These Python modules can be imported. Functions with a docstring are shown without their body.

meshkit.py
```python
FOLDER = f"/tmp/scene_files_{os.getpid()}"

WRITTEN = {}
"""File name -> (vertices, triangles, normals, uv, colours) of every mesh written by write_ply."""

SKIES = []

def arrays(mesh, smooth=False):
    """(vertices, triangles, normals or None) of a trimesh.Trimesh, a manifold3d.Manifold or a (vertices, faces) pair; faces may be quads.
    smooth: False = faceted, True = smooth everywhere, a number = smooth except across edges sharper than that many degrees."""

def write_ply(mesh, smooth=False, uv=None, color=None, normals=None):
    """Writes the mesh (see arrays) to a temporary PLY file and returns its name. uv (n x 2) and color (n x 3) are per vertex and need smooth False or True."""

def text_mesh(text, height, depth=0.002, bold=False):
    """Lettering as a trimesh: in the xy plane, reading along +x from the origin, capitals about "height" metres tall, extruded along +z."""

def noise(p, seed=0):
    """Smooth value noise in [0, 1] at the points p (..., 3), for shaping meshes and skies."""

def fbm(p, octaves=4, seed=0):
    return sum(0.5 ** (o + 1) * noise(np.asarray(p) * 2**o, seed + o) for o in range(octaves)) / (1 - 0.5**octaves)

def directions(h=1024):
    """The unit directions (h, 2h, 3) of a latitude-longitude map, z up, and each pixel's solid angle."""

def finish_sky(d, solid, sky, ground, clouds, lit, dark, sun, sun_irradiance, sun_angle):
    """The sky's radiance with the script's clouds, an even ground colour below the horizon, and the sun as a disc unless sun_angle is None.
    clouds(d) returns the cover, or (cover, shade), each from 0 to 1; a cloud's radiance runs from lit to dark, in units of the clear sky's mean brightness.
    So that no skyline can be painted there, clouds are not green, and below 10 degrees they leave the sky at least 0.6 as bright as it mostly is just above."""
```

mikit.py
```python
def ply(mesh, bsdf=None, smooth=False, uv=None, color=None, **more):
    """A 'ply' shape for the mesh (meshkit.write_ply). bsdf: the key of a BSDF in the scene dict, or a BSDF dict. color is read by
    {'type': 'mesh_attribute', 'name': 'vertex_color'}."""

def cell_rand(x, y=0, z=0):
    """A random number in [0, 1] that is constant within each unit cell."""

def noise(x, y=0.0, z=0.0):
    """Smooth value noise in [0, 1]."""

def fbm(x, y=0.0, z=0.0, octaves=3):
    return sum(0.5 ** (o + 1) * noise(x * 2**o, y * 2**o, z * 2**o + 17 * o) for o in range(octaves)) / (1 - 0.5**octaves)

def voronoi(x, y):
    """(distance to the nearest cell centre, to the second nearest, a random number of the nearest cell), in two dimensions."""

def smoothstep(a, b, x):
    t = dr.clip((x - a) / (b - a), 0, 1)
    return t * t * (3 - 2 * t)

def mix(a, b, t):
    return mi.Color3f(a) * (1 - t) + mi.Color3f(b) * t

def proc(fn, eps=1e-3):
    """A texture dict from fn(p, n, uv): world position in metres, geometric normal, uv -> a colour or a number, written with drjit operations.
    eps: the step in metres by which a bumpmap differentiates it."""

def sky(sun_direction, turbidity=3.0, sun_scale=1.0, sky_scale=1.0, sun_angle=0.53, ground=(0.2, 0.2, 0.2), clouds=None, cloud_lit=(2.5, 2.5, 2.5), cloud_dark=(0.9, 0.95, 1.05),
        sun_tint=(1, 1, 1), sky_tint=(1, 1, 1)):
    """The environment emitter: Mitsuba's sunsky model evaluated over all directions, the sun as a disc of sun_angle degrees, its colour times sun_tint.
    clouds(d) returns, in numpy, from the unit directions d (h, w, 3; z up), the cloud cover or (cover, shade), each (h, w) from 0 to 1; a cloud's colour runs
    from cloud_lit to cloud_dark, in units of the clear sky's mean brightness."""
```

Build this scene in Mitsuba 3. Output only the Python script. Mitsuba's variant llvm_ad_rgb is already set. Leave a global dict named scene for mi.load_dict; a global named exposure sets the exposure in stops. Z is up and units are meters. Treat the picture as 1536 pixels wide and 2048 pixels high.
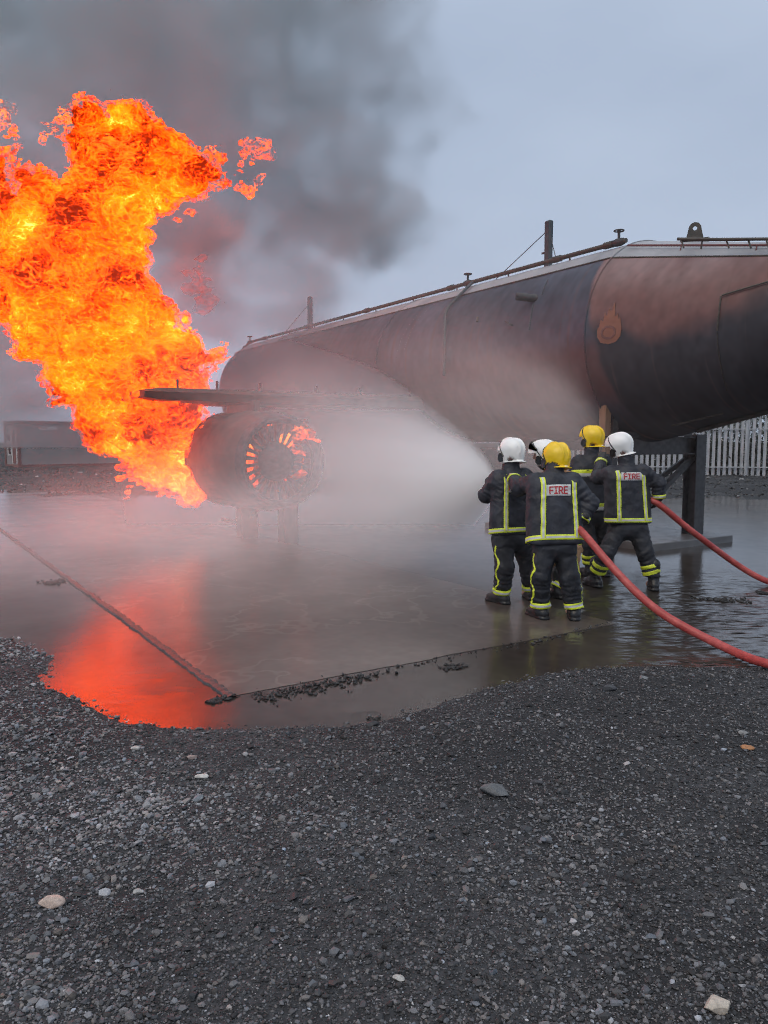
import math, random
import numpy as np, trimesh, mitsuba as mi, drjit as dr
import mikit, meshkit
from mikit import noise, fbm, voronoi, smoothstep, mix, cell_rand
from shapely.geometry import Polygon, Point, LineString
from shapely import affinity
from scipy.spatial import cKDTree
T = mi.ScalarTransform4f
rng = np.random.default_rng(7)
scene, labels = {}, {}

# ------------------------------------------------------------------ camera, sky, exposure
H = 1.72                                   # eye height above the flooded yard
PITCH = math.atan(139 / 1536)
CP, SP = math.cos(PITCH), math.sin(PITCH)
scene['camera'] = {'type': 'perspective', 'fov': math.degrees(2 * math.atan(.5)), 'fov_axis': 'x', 'near_clip': .05, 'far_clip': 3000.,
                   'to_world': T().look_at([0, 0, H], [0, CP, H - SP], [0, 0, 1])}
exposure = 1.3


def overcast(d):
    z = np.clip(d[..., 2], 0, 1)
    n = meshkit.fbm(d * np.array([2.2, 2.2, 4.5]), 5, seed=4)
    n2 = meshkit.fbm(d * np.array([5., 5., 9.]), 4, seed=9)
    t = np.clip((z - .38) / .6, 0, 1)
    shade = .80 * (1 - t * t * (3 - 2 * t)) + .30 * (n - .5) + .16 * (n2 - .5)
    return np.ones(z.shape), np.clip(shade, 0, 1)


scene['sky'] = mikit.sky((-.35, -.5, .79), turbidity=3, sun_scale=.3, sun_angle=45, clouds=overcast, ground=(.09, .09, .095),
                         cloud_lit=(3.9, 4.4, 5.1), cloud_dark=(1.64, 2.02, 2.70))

# ------------------------------------------------------------------ small tools


def at(px, py, Y):
    """The point at distance Y ahead that stands at this place of the 1536 x 2048 photograph."""
    x, y = (px - 768) / 1536, (py - 1024) / 1536
    dy, dz = CP - y * SP, -SP - y * CP
    return np.array([x * Y / dy, Y, H + dz * Y / dy])


def on_ground(px, py, z=0.0):
    x, y = (px - 768) / 1536, (py - 1024) / 1536
    dy, dz = CP - y * SP, -SP - y * CP
    t = (z - H) / dz
    return np.array([x * t, dy * t, z])


AX = np.array([.837, .547, 0.])            # across the rig (along the wing)
BX = np.array([-.547, .837, 0.])           # along the rig, towards its far end
UP = np.array([0, 0, 1.])


def rig(a, s, z):
    return AX * a + BX * s + UP * z


def fresh(key):
    if key not in scene and not any(k.startswith(key + '__') for k in scene):
        return key
    n = 1
    while f'{key}_{n:03d}' in scene or any(k.startswith(f'{key}_{n:03d}__') for k in scene):
        n += 1
    return f'{key}_{n:03d}'


def put(name, mesh, mat, parent=None, smooth=False, **more):
    key = fresh(name if parent is None else parent + '__' + name)
    scene[key] = mikit.ply(mesh, mat, smooth=smooth, **more)
    return key


def tag(key, label=None, cat=None, group=None, kind=None):
    d = {k: v for k, v in (('label', label), ('category', cat), ('group', group), ('kind', kind)) if v}
    labels[key] = d
    return key


def cat_(ms):
    return trimesh.util.concatenate([m if isinstance(m, trimesh.Trimesh) else trimesh.Trimesh(*m, process=False) for m in ms])


def frame_of(d):
    d = np.asarray(d, float) / np.linalg.norm(d)
    a = np.cross(d, [0, 0, 1.] if abs(d[2]) < .95 else [1., 0, 0])
    a /= np.linalg.norm(a)
    return d, a, np.cross(d, a)


def tube(pts, r, sides=12, caps=True):
    p = np.asarray(pts, float)
    r = np.broadcast_to(r, (len(p),))
    t = np.gradient(p, axis=0)
    t /= np.linalg.norm(t, axis=1, keepdims=True) + 1e-12
    a = frame_of(t[0])[1]
    ang = np.arange(sides) * 2 * np.pi / sides
    rows = []
    for i in range(len(p)):
        a = a - t[i] * (a @ t[i])
        a /= np.linalg.norm(a)
        b = np.cross(t[i], a)
        rows.append(p[i] + r[i] * (np.cos(ang)[:, None] * a + np.sin(ang)[:, None] * b))
    v = np.concatenate(rows)
    f = []
    n = len(p)
    for i in range(n - 1):
        for j in range(sides):
            k = (j + 1) % sides
            f += [[i * sides + j, i * sides + k, (i + 1) * sides + k], [i * sides + j, (i + 1) * sides + k, (i + 1) * sides + j]]
    if caps:
        v = np.vstack([v, p[0], p[-1]])
        for j in range(sides):
            k = (j + 1) % sides
            f += [[n * sides, k, j], [n * sides + 1, (n - 1) * sides + j, (n - 1) * sides + k]]
    return trimesh.Trimesh(v, f, process=False)


def spline(pts, n=60):
    from scipy.interpolate import CubicSpline
    p = np.asarray(pts, float)
    d = np.concatenate([[0], np.cumsum(np.linalg.norm(np.diff(p, axis=0), axis=1))])
    return CubicSpline(d, p)(np.linspace(0, d[-1], n))


def box(c, x, y, z, dx, dy, dz, bevel=0.0):
    """A box centred at c with axes x, y, z and full sizes; bevel chamfers its edges."""
    if bevel > 0:
        h = np.array([dx, dy, dz]) / 2
        pts = []
        for sx in (-1, 1):
            for sy in (-1, 1):
                for sz in (-1, 1):
                    for k in range(3):
                        q = h - bevel
                        q[k] = h[k]
                        pts.append(q * [sx, sy, sz])
        m = trimesh.convex.convex_hull(np.array(pts))
    else:
        m = trimesh.creation.box((dx, dy, dz))
    M = np.eye(4)
    M[:3, :3] = np.stack([x, y, z], 1)
    M[:3, 3] = c
    m.apply_transform(M)
    return m


def bar(p, q, w, h, up=UP, bevel=.004):
    """A beam from p to q, w wide and h tall."""
    p, q = np.asarray(p, float), np.asarray(q, float)
    d = (q - p) / np.linalg.norm(q - p)
    if abs(d @ up) > .95:
        up = AX
    x = np.cross(d, up)
    x /= np.linalg.norm(x)
    return box((p + q) / 2, d, x, np.cross(d, x), np.linalg.norm(q - p), w, h, bevel)


def ibeam(p, q, w, h, t=.02, up=UP):
    p, q = np.asarray(p, float), np.asarray(q, float)
    d = (q - p) / np.linalg.norm(q - p)
    if abs(d @ up) > .95:
        up = AX
    x = np.cross(d, up)
    x /= np.linalg.norm(x)
    z = np.cross(x, d)
    L = np.linalg.norm(q - p)
    c = (p + q) / 2
    return cat_([box(c + z * (h - t) / 2, d, x, z, L, w, t), box(c - z * (h - t) / 2, d, x, z, L, w, t), box(c, d, x, z, L - .002, t, h - 2 * t)])


def revolve(profile, centre, axis, seg=64, ref=UP):
    """profile: (along axis, radius) rows."""
    d = np.asarray(axis, float) / np.linalg.norm(axis)
    x = np.cross(d, ref)
    x /= np.linalg.norm(x)
    y = np.cross(d, x)
    ang = np.arange(seg) * 2 * np.pi / seg
    pr = np.asarray(profile, float)
    v = centre + pr[:, None, :1] * d + pr[:, None, 1:] * (np.cos(ang)[None, :, None] * x + np.sin(ang)[None, :, None] * y)
    v = v.reshape(-1, 3)
    i, j = np.meshgrid(np.arange(len(pr) - 1), np.arange(seg), indexing='ij')
    k = (j + 1) % seg
    q = np.stack([i * seg + j, (i + 1) * seg + j, (i + 1) * seg + k, i * seg + k], -1).reshape(-1, 4)
    m = trimesh.Trimesh(v, np.vstack([q[:, [0, 1, 2]], q[:, [0, 2, 3]]]), process=False)
    if m.volume < 0:
        m.invert()
    return m


# signed distance fields -> meshes
def grid_of(lo, hi, h):
    n = np.ceil((np.asarray(hi) - lo) / h).astype(int) + 1
    ax = [lo[k] + h * np.arange(n[k]) for k in range(3)]
    return np.stack(np.meshgrid(*ax, indexing='ij'), -1).astype(np.float32)


def surface_nets(D, lo, h):
    S = D < 0
    nx, ny, nz = D.shape
    off = [(i, j, k) for i in (0, 1) for j in (0, 1) for k in (0, 1)]
    sl = lambda o: tuple(slice(o[a], D.shape[a] - 1 + o[a]) for a in range(3))  # noqa: E731
    cnt = sum(S[sl(o)].astype(np.int8) for o in off)
    act = (cnt > 0) & (cnt < 8)
    idx = np.full(act.shape, -1, np.int64)
    cells = np.argwhere(act)
    idx[act] = np.arange(len(cells))
    cd = {o: D[sl(o)][act] for o in off}
    pos, num = np.zeros((len(cells), 3)), np.zeros(len(cells))
    for o in off:
        for a in range(3):
            if o[a] == 0:
                o2 = tuple(1 if b == a else o[b] for b in range(3))
                d1, d2 = cd[o], cd[o2]
                c = (d1 < 0) != (d2 < 0)
                t = np.where(c, d1 / np.where(c, d1 - d2, 1), 0)
                pt = np.array(o, float) + t[:, None] * (np.array(o2) - np.array(o))
                pos += pt * c[:, None]
                num += c
    v = np.asarray(lo) + h * (cells + pos / num[:, None])
    faces = []
    for a in range(3):
        b, c = (a + 1) % 3, (a + 2) % 3
        s0 = [slice(None)] * 3
        s1 = [slice(None)] * 3
        s0[a], s1[a] = slice(0, -1), slice(1, None)
        x = S[tuple(s0)] != S[tuple(s1)]
        e = np.argwhere(x)
        e = e[(e[:, b] > 0) & (e[:, c] > 0) & (e[:, b] < D.shape[b] - 1) & (e[:, c] < D.shape[c] - 1)]
        ins = S[tuple(e.T)]
        q = []
        for db, dc in ((-1, -1), (0, -1), (0, 0), (-1, 0)):
            g = e.copy()
            g[:, b] += db
            g[:, c] += dc
            q.append(idx[tuple(g.T)])
        q = np.stack(q, 1)
        q = np.where(ins[:, None], q, q[:, ::-1])
        faces.append(q)
    q = np.vstack(faces)
    return trimesh.Trimesh(v, np.vstack([q[:, [0, 1, 2]], q[:, [0, 2, 3]]]), process=False)


def mesh_sdf(fn, lo, hi, h):
    """Meshes the zero level of a field; the fine grid is filled in only near the surface."""
    lo = np.asarray(lo, float)
    n = (np.ceil((np.asarray(hi) - lo) / h / 4).astype(int) + 1) * 4
    C = grid_of(lo + 1.5 * h, lo + 1.5 * h + (n - 4) * h + 1e-6, 4 * h)
    nc = n // 4
    C = C[:nc[0], :nc[1], :nc[2]]
    dc = fn(C.reshape(-1, 3)).reshape(C.shape[:3])
    D = dc.repeat(4, 0).repeat(4, 1).repeat(4, 2).astype(np.float32)
    near = np.argwhere((np.abs(dc) < 4.6 * h))
    o = np.stack(np.meshgrid(*[np.arange(4)] * 3, indexing='ij'), -1).reshape(-1, 3)
    ijk = (near[:, None] * 4 + o[None]).reshape(-1, 3)
    D[tuple(ijk.T)] = fn((lo + h * ijk).astype(np.float32))
    return surface_nets(D, lo, h)


def length(v):
    return np.sqrt(np.einsum('ij,ij->i', v, v))


def cone(p, a, b, ra, rb):
    a, b = np.asarray(a, np.float32), np.asarray(b, np.float32)
    ba = b - a
    t = np.clip(((p - a) @ ba) / max(ba @ ba, 1e-9), 0, 1)
    return length(p - a - t[:, None] * ba) - (ra + (rb - ra) * t)


def ellip(p, c, r):
    r = np.asarray(r, np.float32)
    q = p - np.asarray(c, np.float32)
    k0 = length(q / r)
    k1 = length(q / (r * r))
    return np.where(k1 > 1e-6, k0 * (k0 - 1) / np.maximum(k1, 1e-6), -r.min())


def smin(a, b, k):
    h = np.clip(.5 + .5 * (b - a) / k, 0, 1)
    return b + (a - b) * h - k * h * (1 - h)


def smax(a, b, k):
    return -smin(-a, -b, k)


def usmin(ds, k):
    out = ds[0]
    for d in ds[1:]:
        out = smin(out, d, k)
    return out


# ------------------------------------------------------------------ materials
def rgb(*c):
    return {'type': 'rgb', 'value': list(c)}


def pbr(name, col, rough=.5, **more):
    scene[name] = {'type': 'twosided', 'inner': {'type': 'principled', 'base_color': mikit.proc(col) if callable(col) else rgb(*col),
                                                 'roughness': mikit.proc(rough) if callable(rough) else rough, **more}}


def bumped(name, col, rough, bump, eps=.002, **more):
    scene[name] = {'type': 'twosided', 'inner': {'type': 'bumpmap', 'arbitrary': mikit.proc(bump, eps), 'scale': 1.0,
                   'inner': {'type': 'principled', 'base_color': mikit.proc(col) if callable(col) else rgb(*col),
                             'roughness': mikit.proc(rough) if callable(rough) else rough, **more}}}


def fade(x, a, b):
    return smoothstep(a, b, x)


def c3(*c):
    return mi.Color3f(*c)


# ------------------------------------------------------------------ ground, water, concrete pad, gravel
SHORE_PX = [(0, 1275), (60, 1300), (105, 1318), (80, 1362), (150, 1402), (225, 1440), (330, 1455), (500, 1461), (700, 1452), (770, 1440), (900, 1402),
            (1000, 1374), (1100, 1347), (1280, 1331), (1400, 1334), (1536, 1338)]
SHORE = np.array([on_ground(*p)[:2] for p in SHORE_PX])
SHORE = np.vstack([[-40, 12.], [-14, 9.0], [-7, 7.6], SHORE, [6, 6.3], [12, 6.8], [40, 8.]])
BANK = Polygon(np.vstack([SHORE, [40, -60], [-40, -60]]))


def seg_dist(p, line):
    best = np.full(len(p), 1e9)
    for a, b in zip(line[:-1], line[1:]):
        ba = b - a
        t = np.clip(((p - a) @ ba) / (ba @ ba), 0, 1)
        best = np.minimum(best, np.linalg.norm(p - a - t[:, None] * ba, axis=1))
    return best


def height(x, y):
    """The ground: a gravel bank in front, the flooded yard, a rise towards the fence and the cabin."""
    sh = np.shape(x)
    x, y = np.ravel(x), np.ravel(y)
    p = np.stack([x, y], 1)
    d = seg_dist(p, SHORE)
    order = np.argsort(SHORE[:, 0])
    below = y < np.interp(x, SHORE[order, 0], SHORE[order, 1])
    near = np.where(below, d, -d)
    q = np.stack([x, y, 0 * x], 1)
    n1 = meshkit.fbm(q * 1.3, 3, seed=1) - .5
    n2 = meshkit.fbm(q * 9.0, 3, seed=2) - .5
    bank = np.clip(near * .11, -.06, .045) + np.clip(near, 0, .8) * .05 * n1 + .030 * n1 * np.clip(near + .3, 0, 1) + .022 * n2 * np.clip(near + .4, 0, .6)
    far = np.clip((y - 25 + 5 * n1 + .12 * x) * .016, -.06, .3) + .05 * n2 * (y > 20) + .06 * n1 * (y > 22)
    return np.maximum(bank, np.where(y > 16, far, -.06)).reshape(sh)


gx = np.unique(np.concatenate([-np.geomspace(5.2, 900, 44), np.arange(-5.2, 5.2, .03), np.geomspace(5.2, 900, 44)]))
gy = np.unique(np.concatenate([-np.geomspace(.8, 300, 24), np.arange(-.8, 1.8, .2), np.arange(1.8, 7.6, .026), np.arange(7.6, 20, .4), np.arange(20, 46, .3), np.geomspace(46, 1500, 40)]))
GX, GY = np.meshgrid(gx, gy, indexing='ij')
GZ = height(GX, GY)
i, j = np.meshgrid(np.arange(len(gx) - 1), np.arange(len(gy) - 1), indexing='ij')
n = len(gy)
q = np.stack([i * n + j, (i + 1) * n + j, (i + 1) * n + j + 1, i * n + j + 1], -1).reshape(-1, 4)


def grit_col(p, n, uv):
    v = fbm(p.x * 40, p.y * 40, 0, 3)
    big = fbm(p.x * 1.1, p.y * 1.1, 3, 3)
    g = .012 + .030 * v + .030 * fade(big, .45, .7) * v
    w = voronoi(p.x * 55, p.y * 55)
    g = g + .10 * fade(w[2], .965, .99) * fade(w[0], .34, .2)
    return c3(g * .96, g * .99, g * 1.06)


bumped('grit', grit_col, lambda p, n, uv: .62 + .3 * fbm(p.x * 20, p.y * 20), lambda p, n, uv: .012 * fbm(p.x * 45, p.y * 45, 0, 3), eps=.004, specular=.22)
put('ground', (np.stack([GX, GY, GZ], -1).reshape(-1, 3), q), 'grit', smooth=True)
tag('ground', kind='structure')

PAD0 = np.array([-1.04, 5.07])


def pad_uv(p):
    """Position in the concrete pad's own axes: u along its front edge, v along its left edge."""
    x, y = p.x - float(PAD0[0]), p.y - float(PAD0[1])
    return x * .837 + y * .547, x * -.547 + y * .837


def water_bump(p, n, uv):
    rip = fade(p.x, 1.3, 2.6) * fade(p.y, 11.5, 8.) + .45 * fade(p.x, .3, -.6) * fade(p.x, -2.2, -1.4) * fade(p.y, 7.2, 5.6) * fade(fbm(p.x * 1.5, p.y * 1.5, 2.), .42, .56)
    q = fbm(p.x * 1.2, p.y * 1.2, 4.)
    a = noise(p.x * 4.5 + 2.2 * q, p.y * 13 + 4 * q, 1.) + .5 * noise(p.x * 11 + 3 * q, p.y * 27 + 6 * q, 5.)
    return .010 * rip * a + .0006 * fbm(p.x * 7, p.y * 9, 8., 2)


def water_col(p, n, uv):
    m = fbm(p.x * .5, p.y * .5, 1.5, 4)
    k = fbm(p.x * 6, p.y * 6, 2.5, 3)
    c = mix((.062, .050, .042), (.100, .084, .072), fade(m, .3, .7))
    return c * (.75 + .5 * k)


scene['muddy_water'] = {'type': 'bumpmap', 'arbitrary': mikit.proc(water_bump, .004), 'scale': 1.0,
                        'inner': {'type': 'roughplastic', 'alpha': .034, 'int_ior': 1.42, 'nonlinear': True, 'diffuse_reflectance': mikit.proc(water_col)}}
put('water', (np.array([[-70, 2, 0], [70, 2, 0], [70, 60, 0], [-70, 60, 0.]]), np.array([[0, 1, 2], [0, 2, 3]])), 'muddy_water')
tag('water', kind='structure')


def pad_col(p, n, uv):
    m = fbm(p.x * .7, p.y * .7, 5.5, 4)
    k = fbm(p.x * 9, p.y * 9, 2.5, 3)
    c = mix((.115, .092, .080), (.20, .168, .148), fade(m, .3, .7)) * (.8 + .4 * k)
    w = 1 - 2 * dr.abs(fbm(p.x * 1.7, p.y * 1.7, 7.7, 4) - .5)
    scum = fade(w, .955, .995) * fade(fbm(p.x * .9, p.y * .9, 3.1, 2), .45, .65)
    return c + c3(.045, .042, .036) * scum


def pad_bump(p, n, uv):
    return .0016 * fbm(p.x * 5, p.y * 7, 3., 3) + .0006 * fbm(p.x * 30, p.y * 30, 1., 2)


scene['wet_concrete'] = {'type': 'bumpmap', 'arbitrary': mikit.proc(pad_bump, .004), 'scale': 1.0,
                         'inner': {'type': 'roughplastic', 'alpha': .05, 'int_ior': 1.42, 'nonlinear': True, 'diffuse_reflectance': mikit.proc(pad_col)}}
P0 = np.array([PAD0[0], PAD0[1], 0])


def pad_pt(u, v, z):
    return P0 + AX * u + BX * v + UP * z


padx = np.linspace(0, 3.9, 90)
edge_w = .05 * (meshkit.fbm(np.stack([padx * 3.1, padx * 0, padx * 0], 1), 4, seed=44) - .5)
rows_ = []
for z_ in (-.03, .004):
    rows_.append(np.array([pad_pt(u, w_, z_) for u, w_ in zip(padx, edge_w)]))
rows_.append(np.array([pad_pt(u, 24, .004) for u in padx]))
V = np.concatenate(rows_)
F = np.array([[r * 90 + i, r * 90 + i + 1, (r + 1) * 90 + i + 1, (r + 1) * 90 + i] for r in range(2) for i in range(89)])
put('concrete_pad', (V, F), 'wet_concrete')
tag('concrete_pad', kind='structure')

# the pad's left edge stands out of the water as a low, gritty rim
pbr('wet_rim', lambda p, n, uv: c3(1, .98, .97) * (.018 + .05 * fbm(p.x * 60, p.y * 60, p.z * 60, 3)), .45, specular=.5)
us = np.linspace(-.02, 14, 560)
prof = [(-.045, -.01), (-.03, .014), (0, .02), (.03, .014), (.045, -.01)]
nn = meshkit.fbm(np.stack([us * 2.2, us * 0, us * 0], 1), 4, seed=5)
n3 = meshkit.fbm(np.stack([us * 25, us * 0, us * 0], 1), 2, seed=6)
V = []
for k, v in enumerate(us):
    for (du, dz) in prof:
        V.append(pad_pt(du * (.55 + 1.0 * n3[k]) + .02 * (nn[k] - .5), v, dz * (.5 + .9 * nn[k] + .5 * n3[k]) - .004))
m_ = len(prof)
F = [[k * m_ + c, k * m_ + c + 1, (k + 1) * m_ + c + 1, (k + 1) * m_ + c] for k in range(len(us) - 1) for c in range(m_ - 1)]
put('pad_rim', (np.array(V), np.array(F)), 'wet_rim', smooth=40)
tag('pad_rim', kind='structure')

# gravel: every stone is geometry; nobody could count them
ICO = trimesh.creation.icosphere(0)
ICOV, ICOF = np.array(ICO.vertices), np.array(ICO.faces)


def stones_mesh(xy, z, r, cols, seed, flat=.62, sink=.25):
    g = np.random.default_rng(seed)
    n = len(xy)
    shp = ICOV[None] * (1 + .34 * (g.random((n, 12, 1)) - .5) * 2)
    shp = shp * np.stack([g.uniform(.8, 1.45, n), g.uniform(.7, 1.05, n), g.uniform(.45, .85, n) * flat / .62], 1)[:, None]
    a = g.uniform(0, 2 * np.pi, n)
    tilt = g.uniform(-.5, .5, n)
    ct, st = np.cos(tilt)[:, None], np.sin(tilt)[:, None]
    x, y, zz = shp[..., 0], shp[..., 1] * ct - shp[..., 2] * st, shp[..., 1] * st + shp[..., 2] * ct
    ca, sa = np.cos(a)[:, None], np.sin(a)[:, None]
    v = np.stack([x * ca - y * sa, x * sa + y * ca, zz], -1) * r[:, None, None]
    v += np.concatenate([xy, (z + r * (flat - sink))[:, None]], 1)[:, None]
    f = ICOF[None] + (np.arange(n) * 12)[:, None, None]
    return v.reshape(-1, 3), f.reshape(-1, 3), np.repeat(cols, 12, 0)


scene['stone'] = {'type': 'principled', 'base_color': {'type': 'mesh_attribute', 'name': 'vertex_color'}, 'roughness': .55, 'specular': .3}
NST = 84000
yy = 1.75 * (6.9 / 1.75) ** rng.random(NST * 2)
xx = (rng.random(NST * 2) - .5) * 2 * (yy * .56 + .25)
hz = height(xx, yy)
keep = (hz > -.012 - .02 * (rng.random(len(hz)) ** 4))
keep &= ~((hz < .004) & (rng.random(len(hz)) > .55))
xx, yy, hz = xx[keep][:NST], yy[keep][:NST], hz[keep][:NST]
big = meshkit.fbm(np.stack([xx * .9, yy * .9, 0 * xx], 1), 3, seed=11)
lightness = np.clip((big - .44) * 2.2 + (-xx * .30) + .10 - .10 * (yy - 3), 0, 1)
r = .0038 * np.exp(rng.normal(0, .52, len(xx))) * (1 + .25 * (yy - 2) / 3) * (.85 + .45 * lightness)
r = np.clip(r, .0018, .019)
g0 = .026 + .145 * rng.random(len(xx)) ** 1.8 + .25 * lightness * rng.random(len(xx)) ** 1.4
pale = rng.random(len(xx)) < .016 + .034 * lightness
g0 = np.where(pale, rng.uniform(.16, .42, len(xx)), g0)
hue = rng.normal(0, .05, len(xx))
cols = np.stack([g0 * (1 + hue), g0, g0 * (1.04 - hue)], 1)
v, f, c = stones_mesh(np.stack([xx, yy], 1), hz, r, np.clip(cols, .005, .9), 3)
nt = 70000
y2 = 1.75 * (6.4 / 1.75) ** rng.random(nt)
x2 = (rng.random(nt) - .5) * 2 * (y2 * .56 + .2)
z2 = height(x2, y2)
ok = z2 > -.002
x2, y2, z2 = x2[ok], y2[ok], z2[ok]
OCT = np.array([[1, 0, 0], [-1, 0, 0], [0, 1, 0], [0, -1, 0], [0, 0, 1], [0, 0, -1.]])
OCF = np.array([[0, 2, 4], [2, 1, 4], [1, 3, 4], [3, 0, 4], [2, 0, 5], [1, 2, 5], [3, 1, 5], [0, 3, 5]])
r2 = .0021 * np.exp(rng.normal(0, .35, len(x2))) * (1 + .35 * (y2 - 2) / 3)
v2 = OCT[None] * rng.uniform(.6, 1.4, (len(x2), 6, 1)) + rng.normal(0, .18, (len(x2), 6, 3))
a2_ = rng.uniform(0, 6.283, len(x2))
ca, sa = np.cos(a2_)[:, None], np.sin(a2_)[:, None]
v2 = np.stack([v2[..., 0] * ca - v2[..., 1] * sa, v2[..., 0] * sa + v2[..., 1] * ca, v2[..., 2] * .7], -1) * r2[:, None, None] + np.stack([x2, y2, z2 + r2 * .4], 1)[:, None]
g2 = .02 + .13 * rng.random(len(x2)) ** 2.2
g2 = np.where(rng.random(len(x2)) < .05, rng.uniform(.2, .5, len(x2)), g2)
f = np.vstack([f, (OCF[None] + (np.arange(len(x2)) * 6)[:, None, None]).reshape(-1, 3) + len(v)])
v = np.vstack([v, v2.reshape(-1, 3)])
c = np.vstack([c, np.repeat(np.stack([g2, g2, g2 * 1.03], 1), 6, 0)])
scene['gravel'] = mikit.ply((v, f), 'stone', color=c)
tag('gravel', 'dark wet crushed stone gravel bank in front of the flood water', 'gravel', kind='stuff')

# grit washed along the front edge of the pad, in the water
lines = [((508, 1398), (640, 1374), .13, 230), ((640, 1374), (740, 1352), .11, 150), ((690, 1362), (930, 1306), .09, 45), ((930, 1308), (1060, 1287), .10, 40), ((880, 1338), (932, 1331), .09, 110),
         ((420, 1407), (468, 1390), .05, 160), ((85, 1168), (130, 1162), .16, 120), ((730, 1440), (765, 1438), .04, 24), ((1060, 1290), (1215, 1246), .05, 50), ((1430, 1200), (1500, 1203), .12, 90), ((1380, 1196), (1450, 1204), .08, 60),
         ((1515, 1186), (1536, 1187), .10, 60)]
X, R_ = [], []
for (p0, p1, w, cnt) in lines:
    a, b = on_ground(*p0)[:2], on_ground(*p1)[:2]
    t = rng.random(cnt)
    dn = np.array([-(b - a)[1], (b - a)[0]]) / np.linalg.norm(b - a)
    lump = .35 + .65 * np.abs(np.sin(t * 9 + w * 50))
    X.append(a + (b - a) * t[:, None] + dn * (rng.normal(0, .62, cnt) * w * lump)[:, None])
    R_.append(np.clip(.0068 * np.exp(rng.normal(0, .45, cnt)), .003, .02) * (1 + (a[1] - 5) * .12))
X, R_ = np.vstack(X), np.concatenate(R_)
g0 = .015 + .045 * rng.random(len(X))
v, f, c = stones_mesh(X, np.full(len(X), .002), R_, np.stack([g0, g0 * .97, g0 * .97], 1), 5)
scene['washed_grit'] = mikit.ply((v, f), 'stone', color=c)
tag('washed_grit', 'dark grit washed in ragged lines along the front edge of the flooded pad', 'grit', kind='stuff')
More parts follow.
